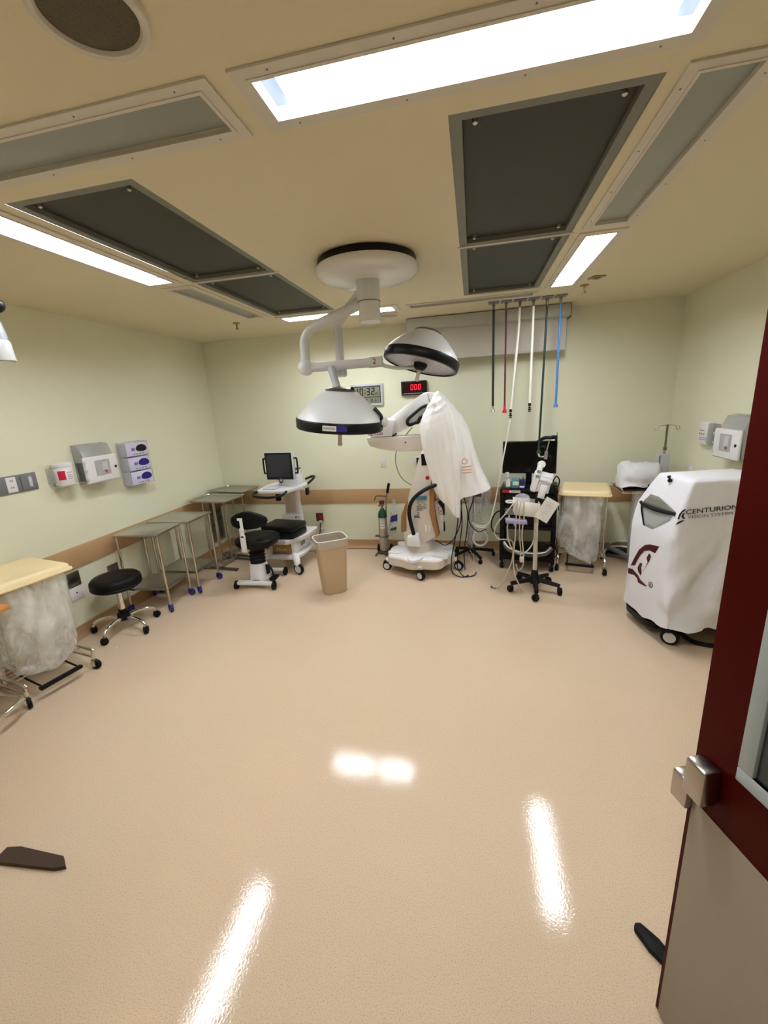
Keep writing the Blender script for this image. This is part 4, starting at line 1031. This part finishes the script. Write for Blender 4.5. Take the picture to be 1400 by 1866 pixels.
MB().tube([(.03, .08, .04), (.03, .08, .5), (.045, .075, .68), (.062, .07, .80)], .010, 10, smooth=4).build('handle_post', 'steel_tube', t)
MB().tube([(.062, .07, .78), (.09, .06, .90)], .017, 12).build('handle_grip', 'rubber', t)
MB().tube([(.05, .07, .735), (-.06, .05, .745), (-.085, .03, .735), (-.09, .0, .70)], .007, 8, smooth=4).build('hook', 'brown', t)
MB().torus((0, 0, .235), .062, .006, n=24).box(-.105, -.06, -.02, .0, .225, .25, .003).build('clamp', 'dark_steel', t)
for x in (-.082, .082): MB().lathe([(.02, -.012), (.05, -.012), (.055, 0), (.05, .012), (.02, .012)], 20, TR((x, .05, .056)) @ RY(90)).build('wheel', 'rubber', t)
t = thing('document_pouch', 'clear document pouch with purple and green print hanging on the cylinder trolley', 'pouch', (-1.005, 4.93, .30), math.radians(-6))
T_ = RY(14)
MB().prism([(-.05, .0), (.055, .0), (.045, .16), (.0, .34), (-.05, .42), (-.07, .42), (-.055, .16)], -.006, .004, 'xz', T_).build('pouch', 'clearp', t)
MB().prism([(-.045, .11), (.04, .15), (.03, .24), (-.045, .19)], -.0085, -.0065, 'xz', T_).build('purple_print', 'navy', t)
MB().prism([(-.02, .0), (.053, .035), (.053, .075), (-.02, .03)], -.0085, -.0065, 'xz', T_).build('green_print', 'green', t)

# ---------------------------------------------------------------- clear suction stand
t = thing('suction_stand', 'white pole with looped white tubing and clear canisters between microscope and black cart', 'suction stand', (-.03, 4.88, 0))
MB().cyl((0, 0, .05), (0, 0, .16), .035, .03, 18).build('hub', 'black', t)
for i, a in enumerate((-95, -23, 49, 121, 193)):
    a = math.radians(a+30); c, s = math.cos(a), math.sin(a)
    l_ = .27 if s < .3 else .2
    MB().tube([(c*.02, s*.02, .10), (c*l_*.6, s*l_*.6, .085), (c*l_, s*l_, .07)], .02, 8).build('leg', 'black', t)
    caster(t, c*l_, s*l_, .024, .02, a, 'black', 'rubber', None, twin=True)
MB().cyl((0, 0, .1), (-.005, 0, .99), .024, .022, 18).build('pole', 'whiteg', t)
MB().lathe([(.034, .05), (.037, .3), (.034, .6), (.03, .8)], 20, cap0=False, cap1=False).build('plastic_sleeve', 'clearp', t)
MB().box(.028, .038, -.03, -.02, .55, .80).build('blue_strip', 'bluegrey', t)
MB().box(.04, .125, -.06, -.045, .76, .82, .003).build('blue_plate', 'navy', t)
for x, y, z in ((.10, .0, .56), (.19, .02, .62)):
    cn = MB().lathe([(.03, 0), (.042, .005), (.048, .17), (.05, .175)], 24, c=(x, y, z)).build('canister', 'clearp', t)
    MB().lathe([(.052, .175), (.053, .19), (.03, .20)], 24, c=(x, y, z)).build('canister_lid', 'clearp', cn)
MB().tube([(.03, 0, .76), (.12, 0, .76), (.2, .02, .82)], .008, 8).build('canister_bracket', 'steel', t)
MB().tube([(.24, -.12, .60), (.23, -.14, .50), (.17, -.15, .42), (.08, -.12, .41), (.02, -.05, .43)], .012, 10, smooth=6).build('tubing', 'hosewhite', t)
MB().torus((.11, -.10, .265), .082, .0115, 'y', 36, 10, 1., 1.1).build('tubing_loop', 'hosewhite', t)
MB().tube([(.05, -.06, .70), (.06, -.08, .58), (.11, -.08, .56), (.12, -.08, .62), (.07, -.08, .66)], .005, 8, smooth=6).tube([(.13, -.08, .68), (.11, -.09, .52), (.16, -.09, .49), (.2, -.07, .55)], .005, 8, smooth=6).build('clear_tubing', 'clearp', t)
MB().tube([(-.01, -.03, .09), (.03, -.12, .05), (.035, -.2, .012), (.0, -.23, .012), (-.02, -.16, .06)], .005, 8, smooth=5).build('floor_tubing', 'cable', t)

# ---------------------------------------------------------------- black equipment cart and its monitor
t = thing('equipment_cart', 'black shelved equipment cart on casters at the back wall under the large black monitor', 'cart', (.60, 4.70, 0), math.radians(-9))
H = .905
MB().box(-.29, .29, -.23, .23, H-.035, H, .006).build('top_shelf', 'blackcart', t)
for sx in (-1, 1):
    MB().box(sx*.265-.02, sx*.265+.02, -.225, -.16, .09, H-.03, .004).build('upright', 'blackcart', t)
    MB().box(sx*.265-.02, sx*.265+.02, .16, .225, .09, H-.03, .004).build('upright', 'blackcart', t)
    for sy in (-1, 1): caster(t, sx*.25, sy*.19, .042, .02, .4*sx, 'chrome', 'rubber', None)
MB().box(-.28, .28, -.22, .22, .70, .722, .004).box(-.25, .25, -.2, .2, .722, .74, .0).build('shelf', 'blackcart', t)
MB().box(-.28, .28, -.22, .22, .465, .50, .004).build('shelf', 'blackcart', t)
MB().box(-.28, .28, -.22, .22, .11, .17, .004).build('bottom_shelf', 'blackcart', t)
MB().box(-.24, .24, -.21, .2, .742, .86, .006).build('recorder_unit', 'blackcart', t)
eq = MB().box(-.24, .24, -.20, .2, .502, .61, .006).build('processor_unit', 'blackcart', t)
MB().box(-.235, -.06, -.204, -.2, .622, .695, .0).build('grey_unit_face', 'plateg', t)
MB().lathe([(.007, 0), (.005, .004)], 10, TR((-.20, -.2, .585)) @ RX(90)).build('indicator', 'white', eq)
MB().box(-.235, .235, -.196, .19, .622, .697, .004).build('light_source', 'blackcart', t)
s_ = MB().box(-.262, -.19, -.2325, -.23, H-.034, H-.006).build('red_label', 'red', t)
MB().box(-.19, -.08, -.2322, -.23, H-.034, H-.008).build('barcode_label', 'paper', t)
e = MB()
for i in range(14): e.box(-.17+i*.006, -.167+i*.006, -.2332, -.2318, H-.026, H-.014)
e.build('barcode_print', 'ink', t)
MB().tube([(-.24, -.2, .30), (-.19, -.24, .25), (-.08, -.26, .215), (.05, -.26, .205), (.18, -.24, .215), (.25, -.2, .27)], .03, 12, smooth=5).build('grey_foam_roll', 'dark_steel', t)
MB().box(-.2, .2, -.15, .15, .172, .22, .02).build('foot_switch', 'black', t)
MB().tube([(.23, .0, .905), (.24, -.05, .97), (.27, -.06, 1.02), (.30, -.05, .98), (.29, -.05, .91), (.26, -.08, .93)], .007, 8, smooth=5).tube([(.22, -.2, .92), (.26, -.235, .88), (.285, -.24, .80), (.30, -.24, .70)], .006, 8, smooth=5).box(.10, .27, -.21, -.06, H, H+.05, .015).build('cable_bundle', 'black', t)
MB().tube([(-.27, -.15, .66), (-.34, -.16, .62), (-.38, -.16, .52), (-.37, -.15, .42), (-.31, -.15, .38), (-.27, -.14, .39)], .007, 8, smooth=5).tube([(.27, -.2, .42), (.30, -.22, .36), (.29, -.22, .28), (.31, -.22, .22), (.28, -.2, .16)], .005, 8, smooth=5).build('side_cable', 'black', t)
t = thing('display_monitor', 'large black flat monitor standing on the black equipment cart', 'monitor', (.585, 4.66, H), math.radians(-9))
MB().box(-.11, .11, -.08, .10, 0, .012, .004).build('stand_base', 'black', t)
MB().box(-.03, .03, .03, .06, .01, .3, .004).build('stand_neck', 'black', t)
mo = MB().box(-.272, .272, -.02, .03, .145, .487, .006).build('panel', 'black', t)
MB().box(-.262, .262, -.0225, -.0195, .158, .477).build('display', 'screen', mo)
MB().box(.272, .276, -.018, .028, .15, .485).build('side_edge', 'silver', mo)
t = thing('camera_head', 'black camera head and bracket clipped on the top right corner of the black monitor', 'camera', (.79, 4.61, H+.487), math.radians(-9))
MB().tube([(-.13, .0, -.01), (-.07, .0, .03), (.0, .0, .03), (.03, .0, .01)], .018, 10, smooth=4).box(.0, .06, -.03, .03, .0, .055, .006).build('camera_body', 'black', t)
MB().box(.0, .035, -.036, -.03, .005, .018, .002).build('light_stripe', 'white', t)
MB().cyl((.055, 0, .05), (.055, 0, .085), .003, .003, 6).build('antenna', 'black', t)
# items on top of the cart
t = thing('sanitizer_bottle', 'clear pump bottle with green gel on top of the black equipment cart', 'bottle', (.365, 4.60, H))
MB().lathe([(.03, 0), (.034, .005), (.034, .085), (.012, .11), (.012, .12)], 22).build('bottle', 'clearp', t)
MB().lathe([(.029, .003), (.031, .02), (.031, .035)], 22).build('gel', 'bottleg', t)
MB().cyl((0, 0, .12), (0, 0, .16), .009, .007, 12).box(-.025, .01, -.007, .007, .155, .17, .003).build('pump', 'white', t)
MB().box(-.02, .024, -.037, -.034, .02, .085).build('bottle_label', 'paper', t)
t = thing('carton', 'small teal carton beside the pump bottle on the black equipment cart', 'box', (.45, 4.61, H), math.radians(-5))
MB().box(-.045, .045, -.03, .03, 0, .10, .002).build('box', 'tealbox', t)
MB().box(-.03, .03, -.0315, -.0298, .03, .07).build('print', 'whiteprint', t)
t = thing('handheld_unit', 'small dark handheld unit with grey display, right of the teal carton on the black cart', 'handheld device', (.505, 4.53, H), math.radians(-9))
MB().box(-.032, .032, -.012, .012, 0, .105, .006).build('case', 'navy', t)
MB().box(-.024, .024, -.0145, -.0115, .045, .092).build('display', 'screengrey', t)
MB().box(-.024, .024, -.0145, -.0115, .018, .034).build('label', 'white', t)
MB().cyl((.01, 0, .10), (.01, 0, .13), .005, .004, 8).build('antenna', 'black', t)

# ---------------------------------------------------------------- white pole stand with beige tray box
sx0, sy0 = .585, 3.98
t = thing('device_stand', 'white pole stand with beige basket on black five-star base before the black cart', 'stand', (sx0, sy0, 0))
for a in (-93, -165, -21, 51, 123):
    a = math.radians(a); c, s = math.cos(a), math.sin(a)
    MB().tube([(c*.03, s*.03, .12), (c*.14, s*.14, .105), (c*.235, s*.235, .092)], lambda u: .026-.006*u, 8).build('leg', 'black', t)
    caster(t, c*.235, s*.235, .034, .024, a+.3, 'black', 'rubber', None, twin=True)
MB().lathe([(.05, .085), (.055, .11), (.04, .15), (.028, .22)], 18).build('hub', 'black', t)
MB().cyl((0, 0, .15), (-.005, 0, .86), .020, .020, 18).build('pole', 'beige_white', t)
bx = MB()
bx.loft([[(-.212, -.11, .80), (.0, -.11, .775), (.0, .06, .775), (-.212, .06, .80)], [(-.215, -.115, .93), (.01, -.115, .905), (.01, .065, .905), (-.215, .065, .93)]], True, False)
bx.loft([[(-.206, -.105, .81), (-.006, -.105, .785), (-.006, .055, .785), (-.206, .055, .81)], [(-.209, -.109, .931), (.004, -.109, .906), (.004, .059, .906), (-.209, .059, .931)]], True, False)
bx.build('basket', 'beige_white', t, thick=.003)
MB().torus((-.25, -.06, .915), .04, .008, 'z', 24, 8, .9, 1.1).build('basket_ring', 'whiteg', t)
MB().lathe([(.02, .85), (.07, .88), (.08, .92), (.06, .965), (.02, .985)], 18, c=(-.14, -.04, 0)).build('tubing_bag', 'clearp', t)
for i, pts in enumerate(([(-.20, -.10, .93), (-.235, -.13, .90), (-.29, -.13, .82), (-.365, -.12, .72), (-.39, -.11, .62), (-.345, -.10, .56), (-.25, -.10, .555), (-.215, -.10, .50), (-.225, -.1, .34), (-.28, -.1, .18), (-.33, -.06, .06), (-.40, .02, .010)],
                         [(-.19, -.11, .94), (-.20, -.14, .80), (-.205, -.14, .60), (-.215, -.13, .38), (-.20, -.13, .22), (-.15, -.13, .10), (-.11, -.12, .035)],
                         [(-.13, -.12, .92), (-.13, -.14, .80), (-.145, -.14, .62), (-.125, -.13, .42), (-.13, -.13, .30), (-.17, -.13, .265), (-.19, -.12, .32)],
                         [(-.16, -.12, .93), (-.17, -.145, .78), (-.165, -.14, .60), (-.15, -.13, .45), (-.155, -.13, .38)],
                         [(-.26, -.12, .80), (-.275, -.12, .66), (-.25, -.12, .52), (-.19, -.12, .44), (-.12, -.12, .43), (-.05, -.09, .50), (-.01, -.03, .60)])):
    MB().tube(pts, (.0065, .006, .006, .005, .0065)[i], 8, smooth=6).build('cable', 'cable', t)
MB().box(-.16, -.12, -.15, -.12, .345, .40, .01).build('cable_plug', 'beige_white', t)
MB().tube([(-.41, .025, .012), (-.37, .0, .014)], .009, 8).build('cable_tip', 'brown', t)
MB().prism([(-.29, .73), (-.295, .765), (-.105, .755), (-.10, .715)], -.15, -.07, 'xz', bev=.006).cyl((-.215, -.15, .705), (-.215, -.15, .73), .01, .01, 10).build('lilac_tray', 'lilac', t)
dv = thing('syringe_pump', 'white tilted pump device with rounded tab on top of the pole stand', 'medical device', (sx0, sy0, .92), 0)
T_ = TR((.0, -.04, .0)) @ RY(17) @ RX(-14)
MB().box(-.10, .065, -.02, .03, .075, .265, .012, T_).build('body', 'white', dv)
MB().box(-.10, -.052, -.055, -.01, .06, .315, .014, T_).build('side_column', 'whiteg', dv)
MB().box(-.05, .065, -.045, -.015, .175, .205, .006, T_).box(-.05, .065, -.035, -.015, .205, .235, .006, T_).build('clamp_bar', 'white', dv)
MB().box(-.025, .035, -.05, -.02, .02, .145, .005, T_).build('cartridge', 'whiteg', dv)
MB().lathe([(.03, -.03), (.034, -.02), (.034, .02), (.03, .03)], 18, T_ @ TR((-.07, -.02, .32)) @ RX(90)).build('tab', 'whiteg', dv)
MB().box(-.096, -.062, -.058, -.054, .19, .215, 0, T_).box(-.096, -.062, -.058, -.054, .235, .26, 0, T_).build('buttons', 'plateg', dv)
MB().cyl((-.01, 0, -.06), (0, -.02, .10), .016, .014, 12).build('clamp_post', 'black', dv)
pp = thing('paper_note', 'white handwritten paper sheet hanging tilted from the pole stand', 'paper', (sx0+.065, sy0-.125, .85), 0)
T_ = RY(31.5) @ RX(-8)
MB().box(-.064, .064, -.0008, .0008, -.105, .105, 0, T_).build('sheet', 'paper', pp)
e = MB(); rnd = random.Random(9)
for i in range(7):
    z = .065-i*.021
    x = -.04+rnd.uniform(0, .02)
    for k in range(rnd.randint(2, 4)):
        w_ = rnd.uniform(.008, .02); dz = rnd.uniform(-.004, .004)
        e.tube([T_ @ Vector((x, -.0014, z)), T_ @ Vector((x+w_*.5, -.0014, z+.006+dz)), T_ @ Vector((x+w_, -.0014, z-.002))], .0009, 5, smooth=3)
        x += w_+.004
e.build('handwriting', 'greyink', pp)
MB().cyl(T_ @ Vector((-.05, .004, .10)), T_ @ Vector((-.05, .12, .07)), .003, .003, 6).build('tape', 'whiteg', pp)

# ---------------------------------------------------------------- far right corner
t = thing('equipment_stand', 'black tray stand on grey legs in the far right corner', 'stand', (1.70, 4.79, 0))
MB().box(-.19, .24, -.15, .17, .845, .868, .004).build('tray', 'black', t)
MB().tube([(-.20, -.15, .88), (-.19, -.19, .845), (-.17, -.205, .835), (.22, -.205, .835)], .006, 8, smooth=3).build('tray_rail', 'steel_tube', t)
MB().tube([(-.20, -.15, .87), (-.20, .17, .87)], .006, 8).build('tray_rail', 'steel_tube', t)
MB().box(-.02, .07, -.03, .06, .06, .85, .01).build('column', 'white', t)
MB().tube([(-.20, .21, .11), (-.10, .06, .10), (.02, -.22, .075), (.10, -.34, .06)], .028, 10, smooth=4).tube([(.03, .0, .10), (.22, .08, .09)], .025, 10).build('base_leg', 'plateg', t)
for x, y in ((-.20, .21), (.09, -.33), (.22, .08)): caster(t, x, y, .035, .02, .5, 'black', 'rubber', None, twin=True)
c = thing('covered_unit', 'unit under a crumpled white cloth on the black tray in the far right corner', 'covered device', (1.70, 4.79, .869), math.radians(4))
def cr(w, d, z, s_, amp, x0=0):
    rnd = random.Random(s_); ph = [rnd.uniform(0, 6) for _ in range(3)]
    P = []
    for p in sring(w, d, z, 48, 0, 3.5):
        a = math.atan2(p[1], p[0]); f = 1+amp*(math.sin(6*a+ph[0])+.6*math.sin(11*a+ph[1]))
        P.append((x0+p[0]*f, p[1]*f, z+amp*.4*math.sin(4*a+ph[2])))
    return P
MB().loft([cr(.198, .155, .012, 1, .03), cr(.195, .153, .035, 1, .03), cr(.19, .15, .06, 2, .025), cr(.186, .147, .085, 2, .025), cr(.184, .144, .11, 3, .02), cr(.182, .142, .14, 3, .02), cr(.178, .138, .17, 3, .02), cr(.172, .132, .20, 4, .015), cr(.15, .11, .232, 4, .015), cr(.08, .06, .243, 5, .01)]).crumple(.034, 1., 2, st=Matrix(((4., 0, 3.), (0, 5, 3), (2., 0, 5)))).build('cloth', 'fabric', c, ang=80)
MB().box(.03, .15, -.175, -.155, .0, .045, .01).build('black_grip', 'black', c)
t = thing('iv_pole', 'chrome drip pole with two curled hooks and grey control box in the far right corner', 'drip pole', (1.955, 4.86, 0))
for i in range(4):
    a = math.radians(45+90*i); MB().tube([(0, 0, .09), (math.cos(a)*.11, math.sin(a)*.11, .05), (math.cos(a)*.13, math.sin(a)*.13, .012)], .012, 8, smooth=3).build('leg', 'dark_steel', t)
MB().cyl((0, 0, .06), (0, 0, 1.25), .013, .013, 14).build('pole', 'steel_tube', t)
MB().cyl((0, 0, 1.22), (0, 0, 1.49), .010, .010, 12).cyl((0, 0, 1.23), (0, 0, 1.26), .017, .017, 12).build('inner_pole', 'dark_steel', t)
MB().tube([(-.10, 0, 1.475), (-.115, 0, 1.455), (-.10, 0, 1.435), (-.082, 0, 1.45), (-.085, 0, 1.47), (-.05, 0, 1.482), (.05, 0, 1.482), (.085, 0, 1.47), (.082, 0, 1.45), (.10, 0, 1.435), (.115, 0, 1.455), (.10, 0, 1.475)], .0035, 8, smooth=5).build('hook', 'steel_tube', t)
MB().box(-.075, .035, -.06, .03, 1.0, 1.19, .008).build('control_box', 'silver', t)
MB().box(-.072, -.055, -.064, -.059, 1.01, 1.18, .002).build('box_edge', 'plateg', t)
t = thing('foot_pedal', 'white looped foot pedal with black top on the floor behind the covered machine', 'foot pedal', (1.68, 4.99, 0), math.radians(-25))
MB().prism([(-.17, -.1), (.17, -.1), (.17, .1), (-.17, .1)], .0, .04, 'xy', bev=.008).build('base', 'dark_steel', t)
MB().prism([(-.15, .04), (.13, .04), (.12, .10), (-.08, .09)], -.085, .085, 'xz', bev=.012).build('treadle', 'black', t)
MB().tube([(-.16, -.10, .05), (-.12, -.10, .12), (.05, -.10, .15), (.15, -.10, .08), (.15, .10, .08), (.05, .10, .15), (-.12, .10, .12), (-.16, .10, .05)], .010, 10, closed=True, smooth=4).build('guard_loop', 'whiteg', t)

# ---------------------------------------------------------------- machine under the printed cover
MX, MY, MR = 1.62, 3.40, math.radians(12)
t = thing('surgical_console', 'black based wheeled console hidden under the printed white cover at the right', 'medical console', (MX, MY, 0), MR)
MB().loft([sring(.30, .17, .055, 40, .06, 5), sring(.335, .20, .07, 40, .06, 5), sring(.338, .203, .115, 40, .06, 5), sring(.31, .18, .13, 40, .06, 5), sring(.24, .16, .19, 40, .02, 5)]).build('base', 'black', t)
MB().box(-.23, .27, -.18, .18, .17, 1.18, .03).build('cabinet', 'white', t)
for x, y in ((-.25, -.215), (-.235, .19), (.24, -.19), (.24, .19)): caster(t, x, y, .060, .032, .85, 'black', 'rubber', 'hubwhite', twin=True)
t2 = thing('equipment_cover', 'white fabric cover with maroon emblem and printed name over the console at the right', 'equipment cover', (MX, MY, 0), MR)
def cring(xf, xb, yn, yf, z, r=.05, hem=0., amp=.0, ph=0.):
    n = 14; P = []
    C_ = [(xb-r, yf-r, 0), (xf+r, yf-r, 90), (xf+r, yn+r, 180), (xb-r, yn+r, 270)]
    for k, (qx, qy, a0) in enumerate(C_):
        for i in range(7):
            a = math.radians(a0+90*i/6); P.append((qx+r*math.cos(a), qy+r*math.sin(a)))
        nx = C_[(k+1) % 4]; a = math.radians(a0+90)
        e0 = (qx+r*math.cos(a), qy+r*math.sin(a)); e1 = (nx[0]+r*math.cos(a), nx[1]+r*math.sin(a))
        for i in range(1, n): P.append((e0[0]+(e1[0]-e0[0])*i/n, e0[1]+(e1[1]-e0[1])*i/n))
    out = []
    for x, y in P:
        th = math.atan2(y, x)
        side = max(0, min(1, (-y-.12)/.12))          # the near side hangs in folds
        f = amp*math.sin(34*x+ph+5*z)*side
        if z < .95:     # pulled folds across the near side
            for z0, k_, am_ in ((.34, .55, .017), (.22, .42, .013), (.62, 1.5, .012)):
                f += am_*math.exp(-((z-z0-k_*(x+.30))/.045)**2)*side*min(1, (.95-z)*4)
        h = hem*(.6*math.sin(7*th+1)+.4*math.sin(13*th))
        near = max(0, -y/.3)
        out.append((x, y-f, z+h*.022+hem*near*.055))
    return out
lev = [(-.335, .345, -.325, .265, .132, .05, .6, .012), (-.335, .345, -.322, .262, .175, .05, .45, .012), (-.333, .345, -.312, .258, .26, .05, .2, .012), (-.332, .345, -.30, .256, .40, .05, 0, .010), (-.332, .345, -.288, .255, .55, .05, 0, .008), (-.332, .345, -.275, .255, .70, .045, 0, .006), (-.330, .343, -.264, .252, .83, .04, 0, .003), (-.312, .342, -.258, .25, .93, .035, 0, .0), (-.295, .342, -.257, .248, 1.0, .03, 0, 0), (-.283, .342, -.256, .235, 1.035, .03, 0, 0), (-.255, .341, -.250, .19, 1.13, .025, 0, 0), (-.226, .34, -.243, .135, 1.225, .02, 0, 0), (-.215, .335, -.235, .128, 1.238, .018, 0, 0), (-.12, .25, -.15, .06, 1.243, .01, 0, 0)]
lev2 = []
for p_, q_ in zip(lev[:-1], lev[1:]):
    k_ = 4 if q_[4]-p_[4] > .06 else 1
    for i in range(k_): lev2.append(tuple(a+(b-a)*i/k_ for a, b in zip(p_, q_)))
lev = lev2+[lev[-1]]
MB().loft([cring(a, b, c_, d, z, r, h, am, .7) for a, b, c_, d, z, r, h, am in lev], False, True).crumple(.055, 1., 3, lambda c: max(0, min(1, (-c.y-.2)*14))*max(0, min(1, (.90-c.z)*4)), st=Matrix(((5., 0, -3.2), (0, 4, 0), (0, 0, 1.1)))).build('cover', 'fabric', t2, ang=60)
def patch(poly, nm, m, x=-.3335, T=None):
    return MB().prism(poly, x-.0012, x, 'yz', T).build(nm, m, t2)
patch([(0.18, 0.471), (0.139, 0.557), (0.092, 0.641), (0.026, 0.702), (-0.032, 0.726), (-0.133, 0.745), (-0.098, 0.68), (-0.033, 0.678), (0.03, 0.651), (0.072, 0.599), (0.108, 0.535), (0.122, 0.497)], 'emblem', 'maroon')
patch([(-0.008, 0.609), (-0.031, 0.655), (-0.055, 0.646), (-0.046, 0.603), (-0.003, 0.529), (0.016, 0.492), (-0.026, 0.579)], 'emblem', 'maroon')
patch([(0.088, 0.492), (0.063, 0.542), (0.037, 0.542), (0.045, 0.509), (0.032, 0.472), (0.04, 0.442), (0.076, 0.462)], 'emblem', 'maroon')
patch([(0.21, 0.437), (0.15, 0.453), (0.071, 0.43), (0.041, 0.409), (-0.051, 0.392), (-0.015, 0.38), (0.062, 0.374), (0.08, 0.401), (0.122, 0.413), (0.203, 0.392)], 'emblem', 'maroon')
rg = MB().torus((-.3345, -.089, .422), .021, .0022, 'x', 24, 6)
rg.text('R', .028, TR((-.336, -.081, .412)) @ RZ(-90) @ RX(90)).build('registered_mark', 'maroon', t2)
TW = TR((-.297, 0, .99)) @ RY(9)
# clear window with the console's black bar behind it
def strip(poly_rows, nm, m, off):
    rows = []
    for z, y0, y1 in poly_rows:
        # front surface x at height z
        xs_ = [(.83, -.330), (.93, -.312), (1.0, -.295), (1.035, -.283), (1.13, -.255)]
        xv = xs_[0][1]
        for (za, xa), (zb, xb_) in zip(xs_, xs_[1:]):
            if za <= z <= zb: xv = xa+(xb_-xa)*(z-za)/(zb-za)
        rows.append([(xv-off, y0+(y1-y0)*i/8, z) for i in range(9)])
    return MB().grid(rows).build(nm, m, t2, thick=.002)
strip([(.845, -.03, .06), (.88, -.08, .09), (.95, -.175, .14), (.985, -.185, .16)], 'lower_window', 'hood', .003)
strip([(.995, -.19, .165), (1.02, -.195, .16), (1.05, -.09, .135), (1.078, .02, .115)], 'upper_window', 'vent_frame', .003)
MB().tube([(-.296, .19, 1.0), (-.305, .14, .992), (-.312, .0, .990), (-.306, -.10, .996), (-.297, -.205, 1.004)], .013, 10, smooth=4).build('window_bar', 'black', t2)
strip([(.845, .06, .075), (.88, .085, .105), (.95, .135, .16), (.985, .155, .175)], 'window_edge', 'black', .0045)
MB().text('CENTURION', .047, TR((-.268, -.2605, 1.016)) @ RY(-3) @ RX(90), sx=1.32).build('lettering', 'ink', t2)
MB().text('VISION SYSTEM', .030, TR((-.248, -.2605, .984)) @ RY(-2.5) @ RX(90), sx=1.5).build('lettering', 'greyink', t2)
e = MB()
e.prism([(-.325, .945), (-.312, .965), (-.285, .975), (-.268, .975), (-.295, .958)], -.2625, -.2585)
e.prism([(-.315, .985), (-.308, 1.02), (-.29, 1.045), (-.268, 1.055), (-.272, 1.043), (-.292, 1.028), (-.302, 1.0), (-.303, .985)], -.2605, -.2575)
e.prism([(-.292, 1.0), (-.285, 1.02), (-.272, 1.03), (-.278, 1.005), (-.262, .985), (-.275, .985)], -.2605, -.2575)
e.build('side_emblem', 'ink', t2)
MB().lathe([(.010, 0), (.016, .004), (.016, .016), (.009, .02), (.007, .032), (.012, .036), (.012, .046)], 12, TR((-.236, -.03, 1.198)) @ RY(-20)).build('cover_toggle', 'black', t2)
tag(MB().tube([(1.50, 3.27, .16), (1.52, 3.22, .08), (1.57, 3.17, .03), (1.64, 3.13, .016), (1.72, 3.11, .016), (1.85, 3.12, .016), (2.0, 3.2, .016)], .016, 12, smooth=6).build('supply_hose', 'rubber'), 'dark hose running out from under the covered console along the floor', 'hose')
tag(MB().prism([(0, -.022), (.10, -.026), (.16, -.018), (.17, 0), (.16, .018), (.10, .026), (0, .022)], .002, .024, 'xy', bev=.006).build('floor_doorstop', 'rubber', loc=(.665, 1.075, 0), rotz=math.radians(128)), 'black rubber doorstop tip on the floor behind the red door', 'doorstop')
tag(MB().cyl((0, 0, 0), (0, 0, .004), .008, .006, 8).build('floor_scrap', 'whiteprint', loc=(-2.93, 2.56, 0)), 'tiny white scrap on the floor in front of the black stool', 'scrap')

# ---------------------------------------------------------------- light and camera
la = bpy.data.lights.new('corridor_fill', 'AREA'); la.energy = 22; la.size = .5; la.color = (1, .93, .82)  # unseen fill light, added to brighten the doorway floor and kick plate
lo = bpy.data.objects.new('corridor_fill', la); COL.objects.link(lo); lo.location = (-.6, -1.2, 2.58)
w = bpy.data.worlds.new('world'); SC.world = w; w.use_nodes = True
w.node_tree.nodes['Background'].inputs['Color'].default_value = (1, .95, .85, 1)
w.node_tree.nodes['Background'].inputs['Strength'].default_value = .05
cam = bpy.data.cameras.new('camera'); co = bpy.data.objects.new('camera', cam); COL.objects.link(co)
cam.sensor_fit = 'VERTICAL'; cam.sensor_height = 36; cam.lens = 36*759.04/1866; cam.clip_start = .02
r_ = Vector((0.97780708, 0.20188077, -0.0560132)); u_ = Vector((0.0021968, 0.2574624, 0.96628582)); f_ = Vector((-0.20949581, 0.94496416, -0.25130507))
m = Matrix((r_, u_, -f_)).transposed().to_4x4(); m.translation = Vector((0, 0, 1.86)); co.matrix_world = m
SC.camera = co
vs = SC.view_settings
vs.view_transform = 'Standard'; vs.look = 'None'; vs.gamma = 1; vs.use_curve_mapping = False; vs.exposure = 0.0
